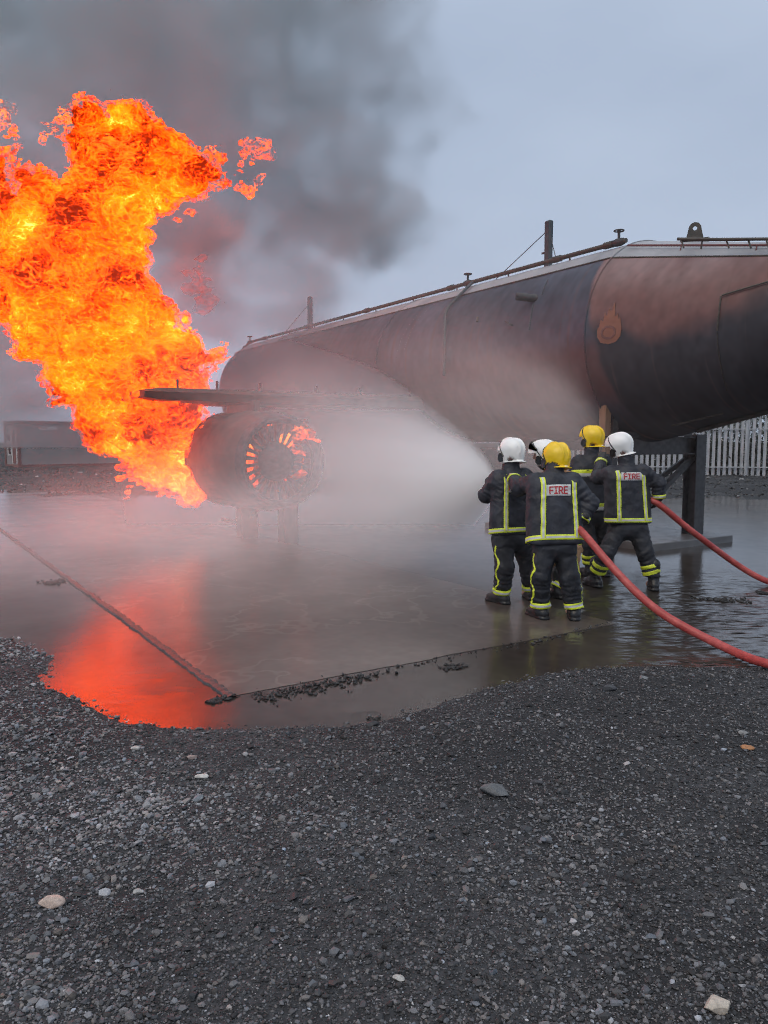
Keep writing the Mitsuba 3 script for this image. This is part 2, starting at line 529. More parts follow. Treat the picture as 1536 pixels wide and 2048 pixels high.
# dark clods on the far rise
cnt = 5200
yy = rng.uniform(24, 43, cnt)
xx = rng.uniform(-.56, .56, cnt) * yy
hz = height(xx, yy)
ok = (hz > .0) & ((xx < -.3 * yy) | (xx > .28 * yy))
g0 = np.where(rng.random(cnt) < .05, rng.uniform(.2, .5, cnt), .02 + .06 * rng.random(cnt))
v, f, c = stones_mesh(np.stack([xx, yy], 1)[ok], hz[ok], (rng.uniform(.02, .07, cnt) * (.6 + .9 * rng.random(cnt) ** 3))[ok], np.stack([g0, g0, g0], 1)[ok], 6)
scene['rubble'] = mikit.ply((v, f), 'stone', color=c)
tag('rubble', 'dark stony rubble on the rise beyond the flooded yard', 'rubble', kind='stuff')

BIG = [((990, 1588), 24, (.10, .105, .11), 'large flat dark grey stone, the biggest on the gravel bank'),
       ((1152, 1671), 10, (.20, .20, .19), 'pale grey blocky stone on the gravel right of the large flat stone'),
       ((1495, 1498), 10, (.34, .16, .07), 'small orange brown stone near the right edge of the gravel'),
       ((103, 1803), 20, (.42, .33, .28), 'pale pinkish flat stone at the left edge of the gravel'),
       ((396, 1591), 11, (.16, .18, .20), 'bluish grey stone just below the white chip on the left gravel'),
       ((403, 1547), 11, (.50, .48, .45), 'white flat stone chip on the left gravel'),
       ((1073, 1560), 10, (.05, .05, .055), 'dark angular stone upper right of the large flat stone'),
       ((1437, 2016), 24, (.42, .37, .31), 'cream chunk of stone at the bottom right of the gravel'),
       ((383, 1511), 9, (.26, .20, .18), 'small pinkish stone near the water on the left gravel'),
       ((273, 1495), 9, (.38, .36, .34), 'whitish pebble closest to the orange reflection'),
       ((1486, 1470), 9, (.20, .20, .20), 'light grey stone above the orange brown stone'),
       ((1218, 1379), 13, (.05, .052, .058), 'black wet stone by the water below the hose'),
       ((1286, 1357), 9, (.17, .175, .18), 'grey rounded stone at the water edge on the right'),
       ((745, 1437), 11, (.03, .03, .033), 'black stone sitting at the muddy waterline in the middle'),
       ((797, 1955), 9, (.36, .35, .33), 'small white pebble in the bottom middle of the gravel'),
       ((277, 1781), 9, (.30, .30, .29), 'light grey pebble right of the pale pinkish flat stone')]
for k, (p, rp, col, lab) in enumerate(BIG):
    g = np.random.default_rng(40 + k)
    w = on_ground(*p, z=.05)
    rr = rp * np.hypot(w[1], H) / 1536
    m = trimesh.creation.icosphere(2)
    vv = np.array(m.vertices)
    # broken faces: flatten against a few random planes
    for _ in range(9):
        d = g.normal(size=3)
        d /= np.linalg.norm(d)
        h_ = g.uniform(.55, .85)
        s = vv @ d
        vv = vv - np.clip(s - h_, 0, None)[:, None] * d
    vv *= (1.25, .85, .5)
    vv *= 1 + .05 * (meshkit.fbm(vv * 3 + k, 3, seed=k)[:, None] - .5)
    a = g.uniform(-.5, .5)
    vv = vv @ np.array([[math.cos(a), math.sin(a), 0], [-math.sin(a), math.cos(a), 0], [0, 0, 1]])
    vv = vv * rr + [w[0], w[1], float(height(np.array([w[0]]), np.array([w[1]]))[0]) + rr * .28]
    mat = f'rock_{k}'
    pbr(mat, (lambda c: lambda p, n, uv: c3(*c) * (.62 + .75 * fbm(p.x * 90, p.y * 90, p.z * 90, 3)))(col), .55, specular=.4)
    tag(put('loose_stone', trimesh.Trimesh(vv, m.faces, process=False), mat, smooth=25), lab, 'stone')


# ------------------------------------------------------------------ the burning-aircraft training rig
FA, FR, FZ = 10.7, 1.62, 3.34             # fuselage axis: offset across, radius, height
SK, SE = 8.3, 24.0                        # where nose section and tube meet, where the tube ends


def fus_radius(s):
    """Radius of the hull at s: tube, then a nose that tapers."""
    s = np.asarray(s, float)
    t = np.clip((SK - s) / 7.3, 0, 1)
    r = FR * (1 - .30 * np.clip((SK - s) / 2.2, 0, 1) - .30 * np.clip((SK - s - 2.2) / 2.4, 0, 1) - .4 * np.clip((SK - s - 4.6) / 1.8, 0, 1) ** 2)
    e = np.clip((s - (SE - .7)) / .7, 0, 1)
    return np.maximum(r, .01) * np.sqrt(np.clip(1 - .38 * e ** 2, 0, 1)) + 0 * t


def fus_pt(s, th, out=0.0):
    """th: degrees from the crown, positive towards the camera's side."""
    r = fus_radius(s) + out
    return rig(FA - r * np.sin(np.radians(th)), s, FZ + r * np.cos(np.radians(th)))


def on_hull(px, py, out=.0):
    """(s, th) of the place on the tube or nose that this pixel of the photograph shows."""
    o = np.array([0, 0, H])
    d = at(px, py, 10.) - o
    Y = np.linspace(8, 34, 2601)
    p = o + d * (Y / d[1])[:, None]
    s, a = p @ BX, p @ AX
    gap = np.hypot(a - FA, p[:, 2] - FZ) - fus_radius(s) - out
    k = int(np.argmax(gap <= 0)) if (gap <= 0).any() else int(np.argmin(gap))
    return float(s[k]), math.degrees(math.atan2(FA - a[k], p[k, 2] - FZ))


def hull_mesh(s0, s1, ds, th0=0, th1=360, nth=112, out=0.0, dents=.012):
    ss = np.linspace(s0, s1, max(2, int(round(abs(s1 - s0) / ds)) + 1))
    tt = np.linspace(th0, th1, nth + 1)
    S, TT = np.meshgrid(ss, tt, indexing='ij')
    r = fus_radius(S) + out
    q = np.stack([S * .8, np.cos(np.radians(TT)) * 1.6, np.sin(np.radians(TT)) * 1.6], -1)
    r = r + dents * (meshkit.fbm(q, 3, seed=21) - .5) * 2
    A, Z = FA - r * np.sin(np.radians(TT)), FZ + r * np.cos(np.radians(TT))
    V = A[..., None] * AX + S[..., None] * BX + Z[..., None] * UP
    n, m = len(ss), len(tt)
    i, j = np.meshgrid(np.arange(n - 1), np.arange(m - 1), indexing='ij')
    q = np.stack([i * m + j, i * m + j + 1, (i + 1) * m + j + 1, (i + 1) * m + j], -1).reshape(-1, 4)
    return V.reshape(-1, 3), q


def rig_coords(p):
    a = p.x * .837 + p.y * .547
    s = p.x * -.547 + p.y * .837
    return a, s


def hull_col(p, n, uv):
    a, s = rig_coords(p)
    th = dr.atan2(FA - a, p.z - FZ) * (180 / math.pi)
    n1 = fbm(s * .55, p.z * .8, 2.2, 4)
    n2 = fbm(s * 2.4, p.z * 1.1, 7.7, 4)
    streak = fbm(s * 6.0, p.z * .6, 1.2, 3)
    soot = mix((.012, .013, .017), (.036, .038, .048), n2)
    # tube: blue-grey sooty steel with a red-brown scorched belt
    steel = mix((.026, .031, .047), (.064, .074, .106), fade(n1 + .12 * (streak - .5), .3, .7))
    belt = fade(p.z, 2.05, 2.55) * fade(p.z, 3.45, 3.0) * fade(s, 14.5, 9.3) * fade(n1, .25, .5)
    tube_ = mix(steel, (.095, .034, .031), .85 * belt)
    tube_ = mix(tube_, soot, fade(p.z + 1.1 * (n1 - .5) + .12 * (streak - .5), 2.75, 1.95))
    spots = fbm(s * 8., p.z * 6., 4.4, 3)
    run = fade(fbm(s * 11., p.z * .55, 9.3, 3), .60, .72) * fade(n1, .35, .6)
    tube_ = mix(tube_, (.085, .045, .034), .45 * run)
    tube_ = tube_ * (.62 + .75 * spots)
    # nose: chalky faded red over soot
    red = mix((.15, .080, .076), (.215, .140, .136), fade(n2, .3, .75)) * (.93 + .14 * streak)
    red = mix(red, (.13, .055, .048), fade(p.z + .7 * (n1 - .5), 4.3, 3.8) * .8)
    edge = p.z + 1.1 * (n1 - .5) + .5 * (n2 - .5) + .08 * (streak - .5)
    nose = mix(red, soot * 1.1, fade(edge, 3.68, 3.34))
    ragged = SK - .12 + .35 * (n2 - .5) + .22 * (p.z - 3.4)
    nose = mix(nose, (.10, .055, .045), .35 * run) * (.68 + .62 * spots)
    c = mix(nose, tube_, fade(s, ragged - .06, ragged + .06))
    # pale roof band: wet sheen painted into the hull colour
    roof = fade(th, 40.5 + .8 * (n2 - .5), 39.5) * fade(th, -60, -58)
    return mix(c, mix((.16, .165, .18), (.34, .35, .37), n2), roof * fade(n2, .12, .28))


def hull_bump(p, n, uv):
    a, s = rig_coords(p)
    return .004 * fbm(s * 3., p.z * 3, a * 3., 3) + .0006 * fbm(p.x * 60, p.y * 60, p.z * 60, 2)


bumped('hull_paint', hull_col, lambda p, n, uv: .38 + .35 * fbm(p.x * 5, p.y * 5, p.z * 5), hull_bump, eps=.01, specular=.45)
pbr('black_steel', lambda p, n, uv: c3(1, 1, 1.06) * (.020 + .035 * fbm(p.x * 14, p.y * 14, p.z * 14, 3)), .5, specular=.5)
pbr('rust_steel', lambda p, n, uv: mix((.055, .040, .038), (.17, .085, .055), fade(fbm(p.x * 9, p.y * 9, p.z * 4, 4), .4, .62)), .62, specular=.35)
pbr('pipe_steel', lambda p, n, uv: mix((.03, .03, .028), (.09, .08, .065), fbm(p.x * 16, p.y * 16, p.z * 16, 3)), .55, specular=.4)
pbr('red_pipe', (.13, .05, .052), .5)
pbr('scorched', lambda p, n, uv: mix((.030, .026, .026), (.10, .055, .045), fbm(p.x * 5, p.y * 5, p.z * 5, 4)), .6, specular=.35)
pbr('mast_steel', lambda p, n, uv: mix((.022, .035, .045), (.05, .07, .08), fbm(p.x * 20, p.y * 20, p.z * 20, 3)), .5)
pbr('timber', lambda p, n, uv: mix((.16, .085, .05), (.34, .20, .13), fbm(p.x * 30, p.y * 30, p.z * 2.2, 4)), .7, specular=.3)

RIG = 'aircraft_rig'
tag(RIG, 'long sooty steel aircraft fuselage for fire training, raised on a frame behind the firefighters', 'aircraft')
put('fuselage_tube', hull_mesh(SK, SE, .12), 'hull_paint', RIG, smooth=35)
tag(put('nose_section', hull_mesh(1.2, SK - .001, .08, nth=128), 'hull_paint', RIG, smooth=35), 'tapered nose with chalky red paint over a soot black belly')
put('end_cap', (lambda v: trimesh.Trimesh(np.vstack([v, rig(FA, SE + .12, FZ)]), [[96, k, (k + 1) % 96] for k in range(96)], process=False))(
    np.array([fus_pt(SE, t) for t in np.linspace(0, 360, 97)[:-1]])), 'hull_paint', RIG, smooth=40)
for s in (SK, 14.2, 20.4):                                    # welded hoops
    put('hoop', tube([fus_pt(s, t, .006) for t in np.linspace(0, 360, 73)], .016 if s > SK else .012, 6, caps=False), 'hull_paint', RIG, smooth=40)
# water main on the crown with clamps and valves
TP = 21.
put('roof_pipe', tube([fus_pt(s, TP, .075) for s in np.linspace(SK + .1, 23.7, 60)], .038, 10), 'pipe_steel', RIG, smooth=40)
for s in np.arange(9.6, 23.5, 1.55):
    put('pipe_bracket', bar(fus_pt(s, TP + 1, -.02), fus_pt(s, TP + .2, .075), .03, .02), 'pipe_steel', RIG)
for s in (8.75, 9.9, 12.9, 16.2, 19.4, 22.2):
    put('pipe_coupling', tube([fus_pt(s - .09, TP, .075), fus_pt(s + .09, TP, .075)], .055, 10), 'pipe_steel', RIG, smooth=40)


def valve(s, th=TP, out=.075):
    b = fus_pt(s, th, out)
    body = cat_([tube([b - BX * .10, b - BX * .03, b + BX * .03, b + BX * .10], [.05, .065, .065, .05], 12), tube([b, b + UP * .17], .022, 8)])
    k = put('valve', body, 'black_steel', RIG, smooth=40)
    ring = [b + UP * .18 + (AX * math.cos(t) + BX * math.sin(t)) * .075 for t in np.linspace(0, 2 * math.pi, 19)]
    put('hand_wheel', cat_([tube(ring, .012, 6, caps=False), bar(ring[0], ring[9], .014, .014), bar(ring[4], ring[13], .014, .014)]), 'black_steel', k, smooth=40)


valve(8.55)
valve(12.35)
valve(23.3)
e = fus_pt(23.7, TP, .075)
put('pipe_elbow', tube([e, e + BX * .18, e + BX * .24 - UP * .06, e + BX * .25 - UP * .3], .045, 10), 'pipe_steel', RIG, smooth=40)


def mast(px_base, h, w, stays):
    s = px_base
    b = rig(FA - FR * math.sin(math.radians(6)), s, FZ + FR * .985)
    m = box(b + UP * h / 2, BX, AX, UP, w, w * .7, h, .025)
    k = put('mast', m, 'mast_steel', RIG)
    for ds in stays:
        put('stay_wire', tube([b + UP * h * .82, rig(FA - FR * math.sin(math.radians(12)), s + ds, FZ + FR * .96)], .008, 5), 'black_steel', k)
    put('cleat', box(b + UP * h * .35 + BX * (w / 2 + .04), BX, AX, UP, .09, .03, .03), 'black_steel', k)


mast(10.55, .86, .155, (1.35, -.4))
mast(20.0, .95, .16, (1.6, -.5))
# lifting lug and rail on the nose roof
sL, tL = 7.45, 8.
b = fus_pt(sL, tL, 0)
lug = Polygon([(-.13, 0), (.13, 0), (.105, .10), (.085, .20), (.05, .245), (0, .26), (-.05, .245), (-.085, .20), (-.105, .10)]).difference(Point(0, .17).buffer(.032))
m = trimesh.creation.extrude_polygon(lug, .03)
X_ = np.array([.62, .78, 0]) / np.hypot(.62, .78)
X_ = (AX * .55 - BX * .83) / np.linalg.norm(AX * .55 - BX * .83)
M = np.eye(4)
M[:3, 0], M[:3, 1], M[:3, 2], M[:3, 3] = X_, UP, np.cross(X_, UP), b + UP * .02
m.apply_transform(M)
put('lifting_lug', cat_([m, box(b + UP * .012, X_, np.cross(X_, UP), UP, .40, .22, .024)]), 'pipe_steel', RIG)
ra = [at(x, y, Y) for x, y, Y in ((1355, 478, 11.2), (1440, 479, 10.8), (1536, 478, 10.4), (1700, 478, 9.8))]
k = put('roof_rail', tube(ra, .022, 8), 'pipe_steel', RIG, smooth=40)
for x in (1362, 1405, 1452, 1496, 1532):
    p = at(x, 478.5, 11.2 - .8 * (x - 1355) / 181)
    put('rail_foot', bar(p, p - UP * .13 + BX * (.02 if x % 2 else -.05), .02, .02), 'pipe_steel', k)
put('nose_pipe', tube([fus_pt(s, 29.5, .05) for s in np.linspace(SK - .1, 4.4, 20)], .017, 8), 'red_pipe', RIG, smooth=40)
for s in (7.3, 6.2, 5.1):
    put('nose_pipe_clip', bar(fus_pt(s, 32.5, -.01), fus_pt(s, 29.5, .05), .02, .015), 'red_pipe', RIG)
put('roof_edge', tube([fus_pt(s, 40.2, .004) for s in np.linspace(4.4, 23.9, 90)], .014, 6), 'pipe_steel', RIG, smooth=40)
# the bent pipe that comes down from the middle valve, brackets and hooks on the side


def hull_line(pix, out):
    return [fus_pt(*on_hull(*p), out) for p in pix]


put('drop_pipe', tube(spline(hull_line([(950, 566), (938, 580), (915, 604), (899, 622), (895, 640), (894, 690), (893, 750)], .06), 40), .03, 8), 'mast_steel', RIG, smooth=40)
sb, tb = on_hull(1072, 596)
q0, q1 = fus_pt(sb, tb, -.02), fus_pt(sb, tb, -.02) + (fus_pt(sb, tb, .34) - fus_pt(sb, tb, 0)) * np.array([1, 1, .2]) + BX * .18
k = put('outlet_stub', tube([q0, q1], .065, 12), 'black_steel', RIG, smooth=40)
put('hook_rod', tube(hull_line([(1098, 562), (1092, 575), (1086, 592)], .03), .008, 6), 'black_steel', RIG)
put('chain', tube(hull_line([(1068, 608), (1064, 630), (1060, 660)], .012), .008, 6), 'mast_steel', RIG)
put('hook', tube(hull_line([(1012, 644), (1020, 648), (1027, 651)], .02), .012, 6), 'black_steel', RIG)
put('latch', tube(hull_line([(957, 636), (956, 644)], .02), .02, 6), 'pipe_steel', RIG)
put('nose_rod', tube(hull_line([(1600, 548), (1536, 566), (1490, 579), (1446, 592)], .022), .011, 6), 'pipe_steel', RIG)
put('nose_rod', tube(hull_line([(1444, 594), (1440, 630), (1436, 662)], .022), .011, 6), 'pipe_steel', RIG)
put('cable', tube(spline(hull_line([(1436, 664), (1438, 700), (1445, 740), (1455, 780)], .012), 20), .005, 5), 'pipe_steel', RIG)
# belly stringers on the nose, seen against the fence
for (p0, p1, r) in (((1394, 866), (1560, 822), .035), ((1342, 855), (1445, 830), .012)):
    s0, t0 = on_hull(*p0, out=.06)
    s1, t1 = on_hull(*p1, out=.06)
    put('belly_rail', tube([fus_pt(s, t, .03) for s, t in zip(np.linspace(s0, s1, 8), np.linspace(t0, t1, 8))], r, 6), 'pipe_steel', RIG, smooth=40)
# painted flame badge: an orange flame with a dark ring
sE, tE = on_hull(1219, 655)
flame = Polygon([(0, -.26), (.12, -.235), (.19, -.16), (.21, -.05), (.195, .06), (.165, .16), (.15, .10), (.125, .22), (.09, .15), (.045, .40), (.015, .24), (-.03, .30), (-.05, .17), (-.09, .24), (-.105, .10),
                 (-.15, .13), (-.165, .02), (-.195, -.02), (-.19, -.13), (-.13, -.225)])


def on_badge(poly, out, mat, parent):
    poly = poly.simplify(.002)
    v, f = trimesh.creation.triangulate_polygon(poly, engine='earcut')
    m = trimesh.creation.extrude_polygon(poly, .006, engine='earcut')
    m = m.subdivide_to_size(.05)
    V = np.array([fus_pt(sE - x * .95, tE - math.degrees(y / FR), out + z) for x, y, z in m.vertices])
    return put('flame_badge' if parent == RIG else 'badge_ring', (V, m.faces), mat, parent)


pbr('badge_orange', lambda p, n, uv: mix((.17, .062, .036), (.25, .105, .065), fbm(p.x * 12, p.y * 12, p.z * 12, 3)), .6)
pbr('badge_red', lambda p, n, uv: mix((.10, .05, .045), (.20, .08, .06), fbm(p.x * 14, p.y * 14, p.z * 14, 3)), .6)
k = on_badge(flame, .004, 'badge_orange', RIG)
ring = affinity.scale(Point(0, -.08).buffer(.12), 1.05, .9)
on_badge(ring.difference(affinity.scale(ring, .74, .66)), .011, 'badge_red', k)

# wing stub with pegs along its top
WS, WE = 12.75, 14.5
wing = []
for a, z0, z1, d in ((3.7, 2.475, 2.60, .12), (3.95, 2.43, 2.63, 0), (9.4, 2.40, 2.66, 0)):
    wing.append([rig(a, WS + d + .08, z1), rig(a, WS + d, (z0 + z1) / 2 + .03), rig(a, WS + d + .05, z0), rig(a, WE - d, z0), rig(a, WE - d, z1)])
V = np.array(wing).reshape(-1, 3)
F = []
for i_ in range(2):
    for j_ in range(5):
        k_ = (j_ + 1) % 5
        F.append([i_ * 5 + j_, i_ * 5 + k_, (i_ + 1) * 5 + k_, (i_ + 1) * 5 + j_])
F += [[0, 4, 3, 3], [0, 3, 2, 2], [0, 2, 1, 1], [10, 11, 12, 12], [10, 12, 13, 13], [10, 13, 14, 14]]
put('wing', (V, np.array(F)), 'scorched', RIG)
for a in (4.25, 4.95, 5.75, 6.9, 7.85):
    put('wing_peg', box(rig(a, WS + .12, 2.70), AX, BX, UP, .035, .035, .16), 'black_steel', RIG)

# support frame under the nose end, on a low plinth
FR_ = 'support_frame'
tag(FR_, 'dark steel trestle frame carrying the front of the aircraft fuselage', 'frame')
PF, PN = np.array([5.42, 13.42, 0]), np.array([3.47, 12.14, 0])
put('post', ibeam(PF + UP * .1, PF + UP * 1.86, .27, .25, .02, up=BX), 'black_steel', FR_)
tag(put('post', cat_([bar(PN - UP * .02, PN + UP * 2.38, .13, .13)]), 'timber', FR_), 'brown weathered near post')
put('post', ibeam(PN + AX * .17 - UP * .02, PN + AX * .17 + UP * 2.2, .11, .14, .014, up=BX), 'black_steel', FR_)
put('beam', ibeam(PN + UP * 1.67 - AX * .1, PF + UP * 1.67 + AX * .16, .2, .30, .02), 'black_steel', FR_)
put('beam', ibeam(PN + UP * 1.68 + BX * 2.2, PF + UP * 1.68 + BX * 2.2 + AX * .1, .18, .22, .02), 'black_steel', FR_)
put('brace', bar(PF + UP * 1.5, PN + AX * .9 + UP * .55, .09, .09), 'black_steel', FR_)
put('brace', bar(PF + UP * 1.42 + BX * .2, PN + AX * 1.0 + UP * .35 + BX * .9, .08, .08), 'black_steel', FR_)
put('saddle', bar(PN + UP * 1.86 + AX * .3, PF + UP * 1.86 - AX * .3, .30, .06), 'black_steel', FR_)
put('post', ibeam(PF + UP * .1 + BX * 2.2, PF + UP * 1.6 + BX * 2.2, .2, .2, .02, up=BX), 'black_steel', FR_)
pbr('plinth', lambda p, n, uv: mix((.075, .072, .072), (.15, .145, .14), fbm(p.x * 5, p.y * 5, p.z * 9, 4)), lambda p, n, uv: .2 + .4 * fbm(p.x * 8, p.y * 8, 0), specular=.5)
pc = (PF + PN) / 2 + AX * .5 + BX * 1.5
tag(put('plinth', box(np.array([pc[0], pc[1], .045]), AX, BX, UP, 2.2, 4.0, .15, .012), 'plinth'), 'low wet concrete plinth under the legs of the trestle frame', 'plinth')

# engine mock-up under the wing
EN = 'engine_mockup'
tag(EN, 'round burning engine mock-up with bladed front standing on two legs under the wing', 'engine')
EC, ES0, ES1 = 5.6, 11.66, 13.95
ez = 1.40
axis0 = rig(EC, ES0, ez)
put('barrel', revolve([(.10, .66), (.04, .745), (.12, .80), (.5, .86), (1.2, .885), (ES1 - ES0, .87), (ES1 - ES0 + .02, .85), (ES1 - ES0 - .02, .80), (1.0, .80), (.5, .76), (.3, .68)], axis0, BX, 72), 'scorched', EN, smooth=40)
put('front_ring', revolve([(.10, .64), (-.03, .66), (-.07, .705), (-.05, .755), (.03, .785), (.12, .80), (.14, .77), (.06, .70), (.10, .64)], axis0, BX, 72), 'black_steel', EN, smooth=40)
put('rear_rim', tube([rig(EC, ES1 + .01, ez) + (AX * math.cos(t) + UP * math.sin(t)) * .875 for t in np.linspace(0, 2 * math.pi, 73)], .018, 6, caps=False), 'black_steel', EN, smooth=40)
put('hub', revolve([(-.10, .0), (-.08, .09), (-.02, .22), (.06, .32), (.10, .335), (.25, .335), (.25, .0)], axis0 + BX * .16, BX, 40), 'black_steel', EN, smooth=40)
for k in range(24):
    t = 2 * math.pi * (k + .5) / 24
    r_ = AX * math.cos(t) + UP * math.sin(t)
    tt_ = -AX * math.sin(t) + UP * math.cos(t)
    tw = (tt_ * .93 + BX * .36)
    tw /= np.linalg.norm(tw)
    c_ = axis0 + BX * .27
    wi, wo = .022, .052
    poly = [c_ + r_ * .32 - tw * wi, c_ + r_ * .32 + tw * wi, c_ + r_ * .67 + tw * wo, c_ + r_ * .67 - tw * wo]
    nrm = np.cross(r_, tw) * .006
    V = np.array([p + nrm for p in poly] + [p - nrm for p in poly])
    F = np.array([[0, 1, 2, 3], [7, 6, 5, 4], [0, 4, 5, 1], [1, 5, 6, 2], [2, 6, 7, 3], [3, 7, 4, 0]])
    put('blade', (V, F), 'black_steel', EN)
put('added_back_disc', revolve([(0, .02), (0, .79), (.03, .79), (.03, .02)], axis0 + BX * 1.75, BX, 48), 'scorched', EN)  # added dark disc, keeps the fire behind from shining through the barrel
put('pylon', box(rig(EC, 13.3, 2.33), BX, AX, UP, 1.3, .12, .26, .01), 'scorched', EN)
L1, L2 = rig(5.5, 12.96, 0), rig(5.83, 11.95, 0)
put('leg', ibeam(L1 - UP * .05, L1 + UP * .72, .30, .28, .025, up=BX), 'scorched', EN)
put('leg', ibeam(L2 - UP * .05, L2 + UP * .70, .26, .26, .025, up=BX), 'scorched', EN)
put('cross_bar', bar(L1 + UP * .66 - BX * .1, L2 + UP * .66 + BX * .1, .16, .12), 'scorched', EN)
put('fuel_pipe', tube([rig(5.4, 13.9, .25), rig(5.45, 13.5, .25), rig(5.5, 12.96, .28), rig(5.6, 12.6, .6)], .035, 8), 'rust_steel', EN, smooth=40)

# ------------------------------------------------------------------ site cabin, fence, hedge
CB = 'site_cabin'
tag(CB, 'grey flat roofed portable site cabin with white framed door and window at the far left', 'cabin')
c0 = at(38, 935, 45.)
phi = math.radians(43)
U_, W_ = np.array([math.cos(phi), math.sin(phi), 0]), np.array([-math.sin(phi), math.cos(phi), 0])
CL, CW, CH = 7.2, 2.45, 2.72
z0 = c0[2]
pbr('cabin_panel', lambda p, n, uv: c3(.24, .235, .235) * (.85 + .3 * fbm(p.x * .8, p.y * .8, p.z * 1.4, 3)), .5)
pbr('cabin_frame', (.17, .09, .085), .5)
pbr('white_frame', (.6, .6, .6), .4)
pbr('dark_window', (.03, .03, .035), .12, specular=.6)
ctr = c0 + U_ * CL / 2 + W_ * CW / 2
put('base', box(ctr + UP * .08, U_, W_, UP, CL, CW, .16, .01), 'cabin_frame', CB)
put('wall', box(ctr + UP * (CH / 2), U_, W_, UP, CL - .1, CW - .1, CH - .3), 'cabin_panel', CB)
put('roof', box(ctr + UP * (CH - .08), U_, W_, UP, CL + .04, CW + .04, .18, .015), 'cabin_frame', CB)
for fu, fw in ((0, 0), (1, 0), (0, 1), (1, 1)):
    put('corner_post', box(c0 + U_ * (.07 + (CL - .14) * fu) + W_ * (.07 + (CW - .14) * fw) + UP * CH / 2, U_, W_, UP, .16, .16, CH - .32, .01), 'cabin_frame', CB)
for u in np.arange(1.2, CL - .3, 1.18):
    put('wall_joint', box(c0 + U_ * u + W_ * .047 + UP * CH / 2, U_, W_, UP, .03, .012, CH - .34), 'cabin_panel', CB)
lab = put('name_plate', box(c0 + U_ * 1.75 + W_ * .038 + UP * (CH - .42), U_, W_, UP, 1.0, .02, .2), 'white_frame', CB)
put('print', box(c0 + U_ * 1.5 + W_ * .027 + UP * (CH - .40), U_, W_, UP, .34, .008, .08), 'cabin_frame', lab)
wn = put('window', box(c0 - U_ * 0 + U_ * .042 + W_ * 1.75 + UP * 1.75, W_, U_, UP, .72, .03, .44), 'dark_window', CB)
for (dy_, dz_, sy_, sz_) in ((0, .25, .84, .07), (0, -.25, .84, .07), (.39, 0, .07, .44), (-.39, 0, .07, .44)):
    put('window_frame', box(c0 + U_ * .034 + W_ * (1.75 + dy_) + UP * (1.75 + dz_), W_, U_, UP, sy_, .05, sz_), 'white_frame', wn)
wn = put('window', box(c0 + U_ * .042 + W_ * 1.6 + UP * 1.05, W_, U_, UP, .5, .03, .6), 'dark_window', CB)
for (dy_, dz_, sy_, sz_) in ((0, .33, .62, .06), (0, -.33, .62, .06), (.28, 0, .06, .6), (-.28, 0, .06, .6)):
    put('window_frame', box(c0 + U_ * .034 + W_ * (1.6 + dy_) + UP * (1.05 + dz_), W_, U_, UP, sy_, .05, sz_), 'white_frame', wn)
dk = put('door', box(c0 + U_ * .04 + W_ * .75 + UP * 1.22, W_, U_, UP, .62, .04, 2.0), 'cabin_frame', CB)
put('door_frame', box(c0 + U_ * .03 + W_ * .36 + UP * 1.25, W_, U_, UP, .08, .06, 2.1), 'white_frame', dk)
put('door_frame', box(c0 + U_ * .03 + W_ * 1.12 + UP * 1.25, W_, U_, UP, .08, .06, 2.1), 'white_frame', dk)
C2 = 'site_cabin_001'
tag(C2, 'brown dark hut partly outside the photo beyond the grey site cabin', 'cabin')
c2 = c0 - U_ * .4 + W_ * 6.0
put('wall', box(c2 - U_ * 1.2 + UP * 1.1, U_, W_, UP, 2.4, 2.4, 2.2), 'cabin_frame', C2)
put('roof', box(c2 - U_ * 1.2 + UP * 2.25, U_, W_, UP, 2.5, 2.5, .12, .02), 'black_steel', C2)

FN = 'palisade_fence'
tag(FN, 'grey galvanised steel palisade fence behind the fuselage on the right', 'fence')
pbr('galvanised', lambda p, n, uv: c3(.46, .475, .49) * (.8 + .4 * fbm(p.x * 2, p.y * 2, p.z * 3, 3)), .45, metallic=.25)
fx0, fx1, fy0, fy1 = 8.4, 20.5, 37.3, 34.6
fence_at = lambda x: np.array([x, fy0 + (fy1 - fy0) * (x - fx0) / (fx1 - fx0), 0])  # noqa: E731
fd = fence_at(1.) - fence_at(0.)
fd /= np.linalg.norm(fd)
fn_ = np.cross(fd, UP)
FH = 2.75
prof_ = [(-.070, 0), (-.034, .02), (-.012, .03), (.012, .03), (.034, .02), (.070, 0)]
pv = []
for (zz, sc) in ((0, 1), (FH - .22, 1), (FH, .12)):
    for (u, d) in prof_:
        pv.append(fd * u * sc + fn_ * (-d * sc) + UP * zz)
pf = []
for r_ in range(2):
    for c_ in range(5):
        pf.append([r_ * 6 + c_, r_ * 6 + c_ + 1, (r_ + 1) * 6 + c_ + 1, (r_ + 1) * 6 + c_])
pale = mikit.ply((np.array(pv), np.array(pf)), 'galvanised')
gz = lambda p: float(height(np.array([p[0]]), np.array([p[1]]))[0])  # noqa: E731
for k, x in enumerate(np.arange(fx0, fx1, .238)):
    p = fence_at(x)
    dz = gz(p) - .02 + .02 * math.sin(k * 7.7)
    scene[fresh(FN + '__pale')] = {**pale, 'to_world': T().translate([p[0], p[1], dz])}
for z in (.45, 2.2):
    a, b = fence_at(fx0 - .2), fence_at(fx1)
    put('rail', bar(a - fn_ * -.05 + UP * (z + .13), b + fn_ * .05 + UP * (z + .13), .05, .05), 'galvanised', FN)
for x in np.arange(fx0, fx1, 2.75):
    p = fence_at(x) + fn_ * .11
    put('post', bar(p, p + UP * 2.7, .1, .1), 'galvanised', FN)

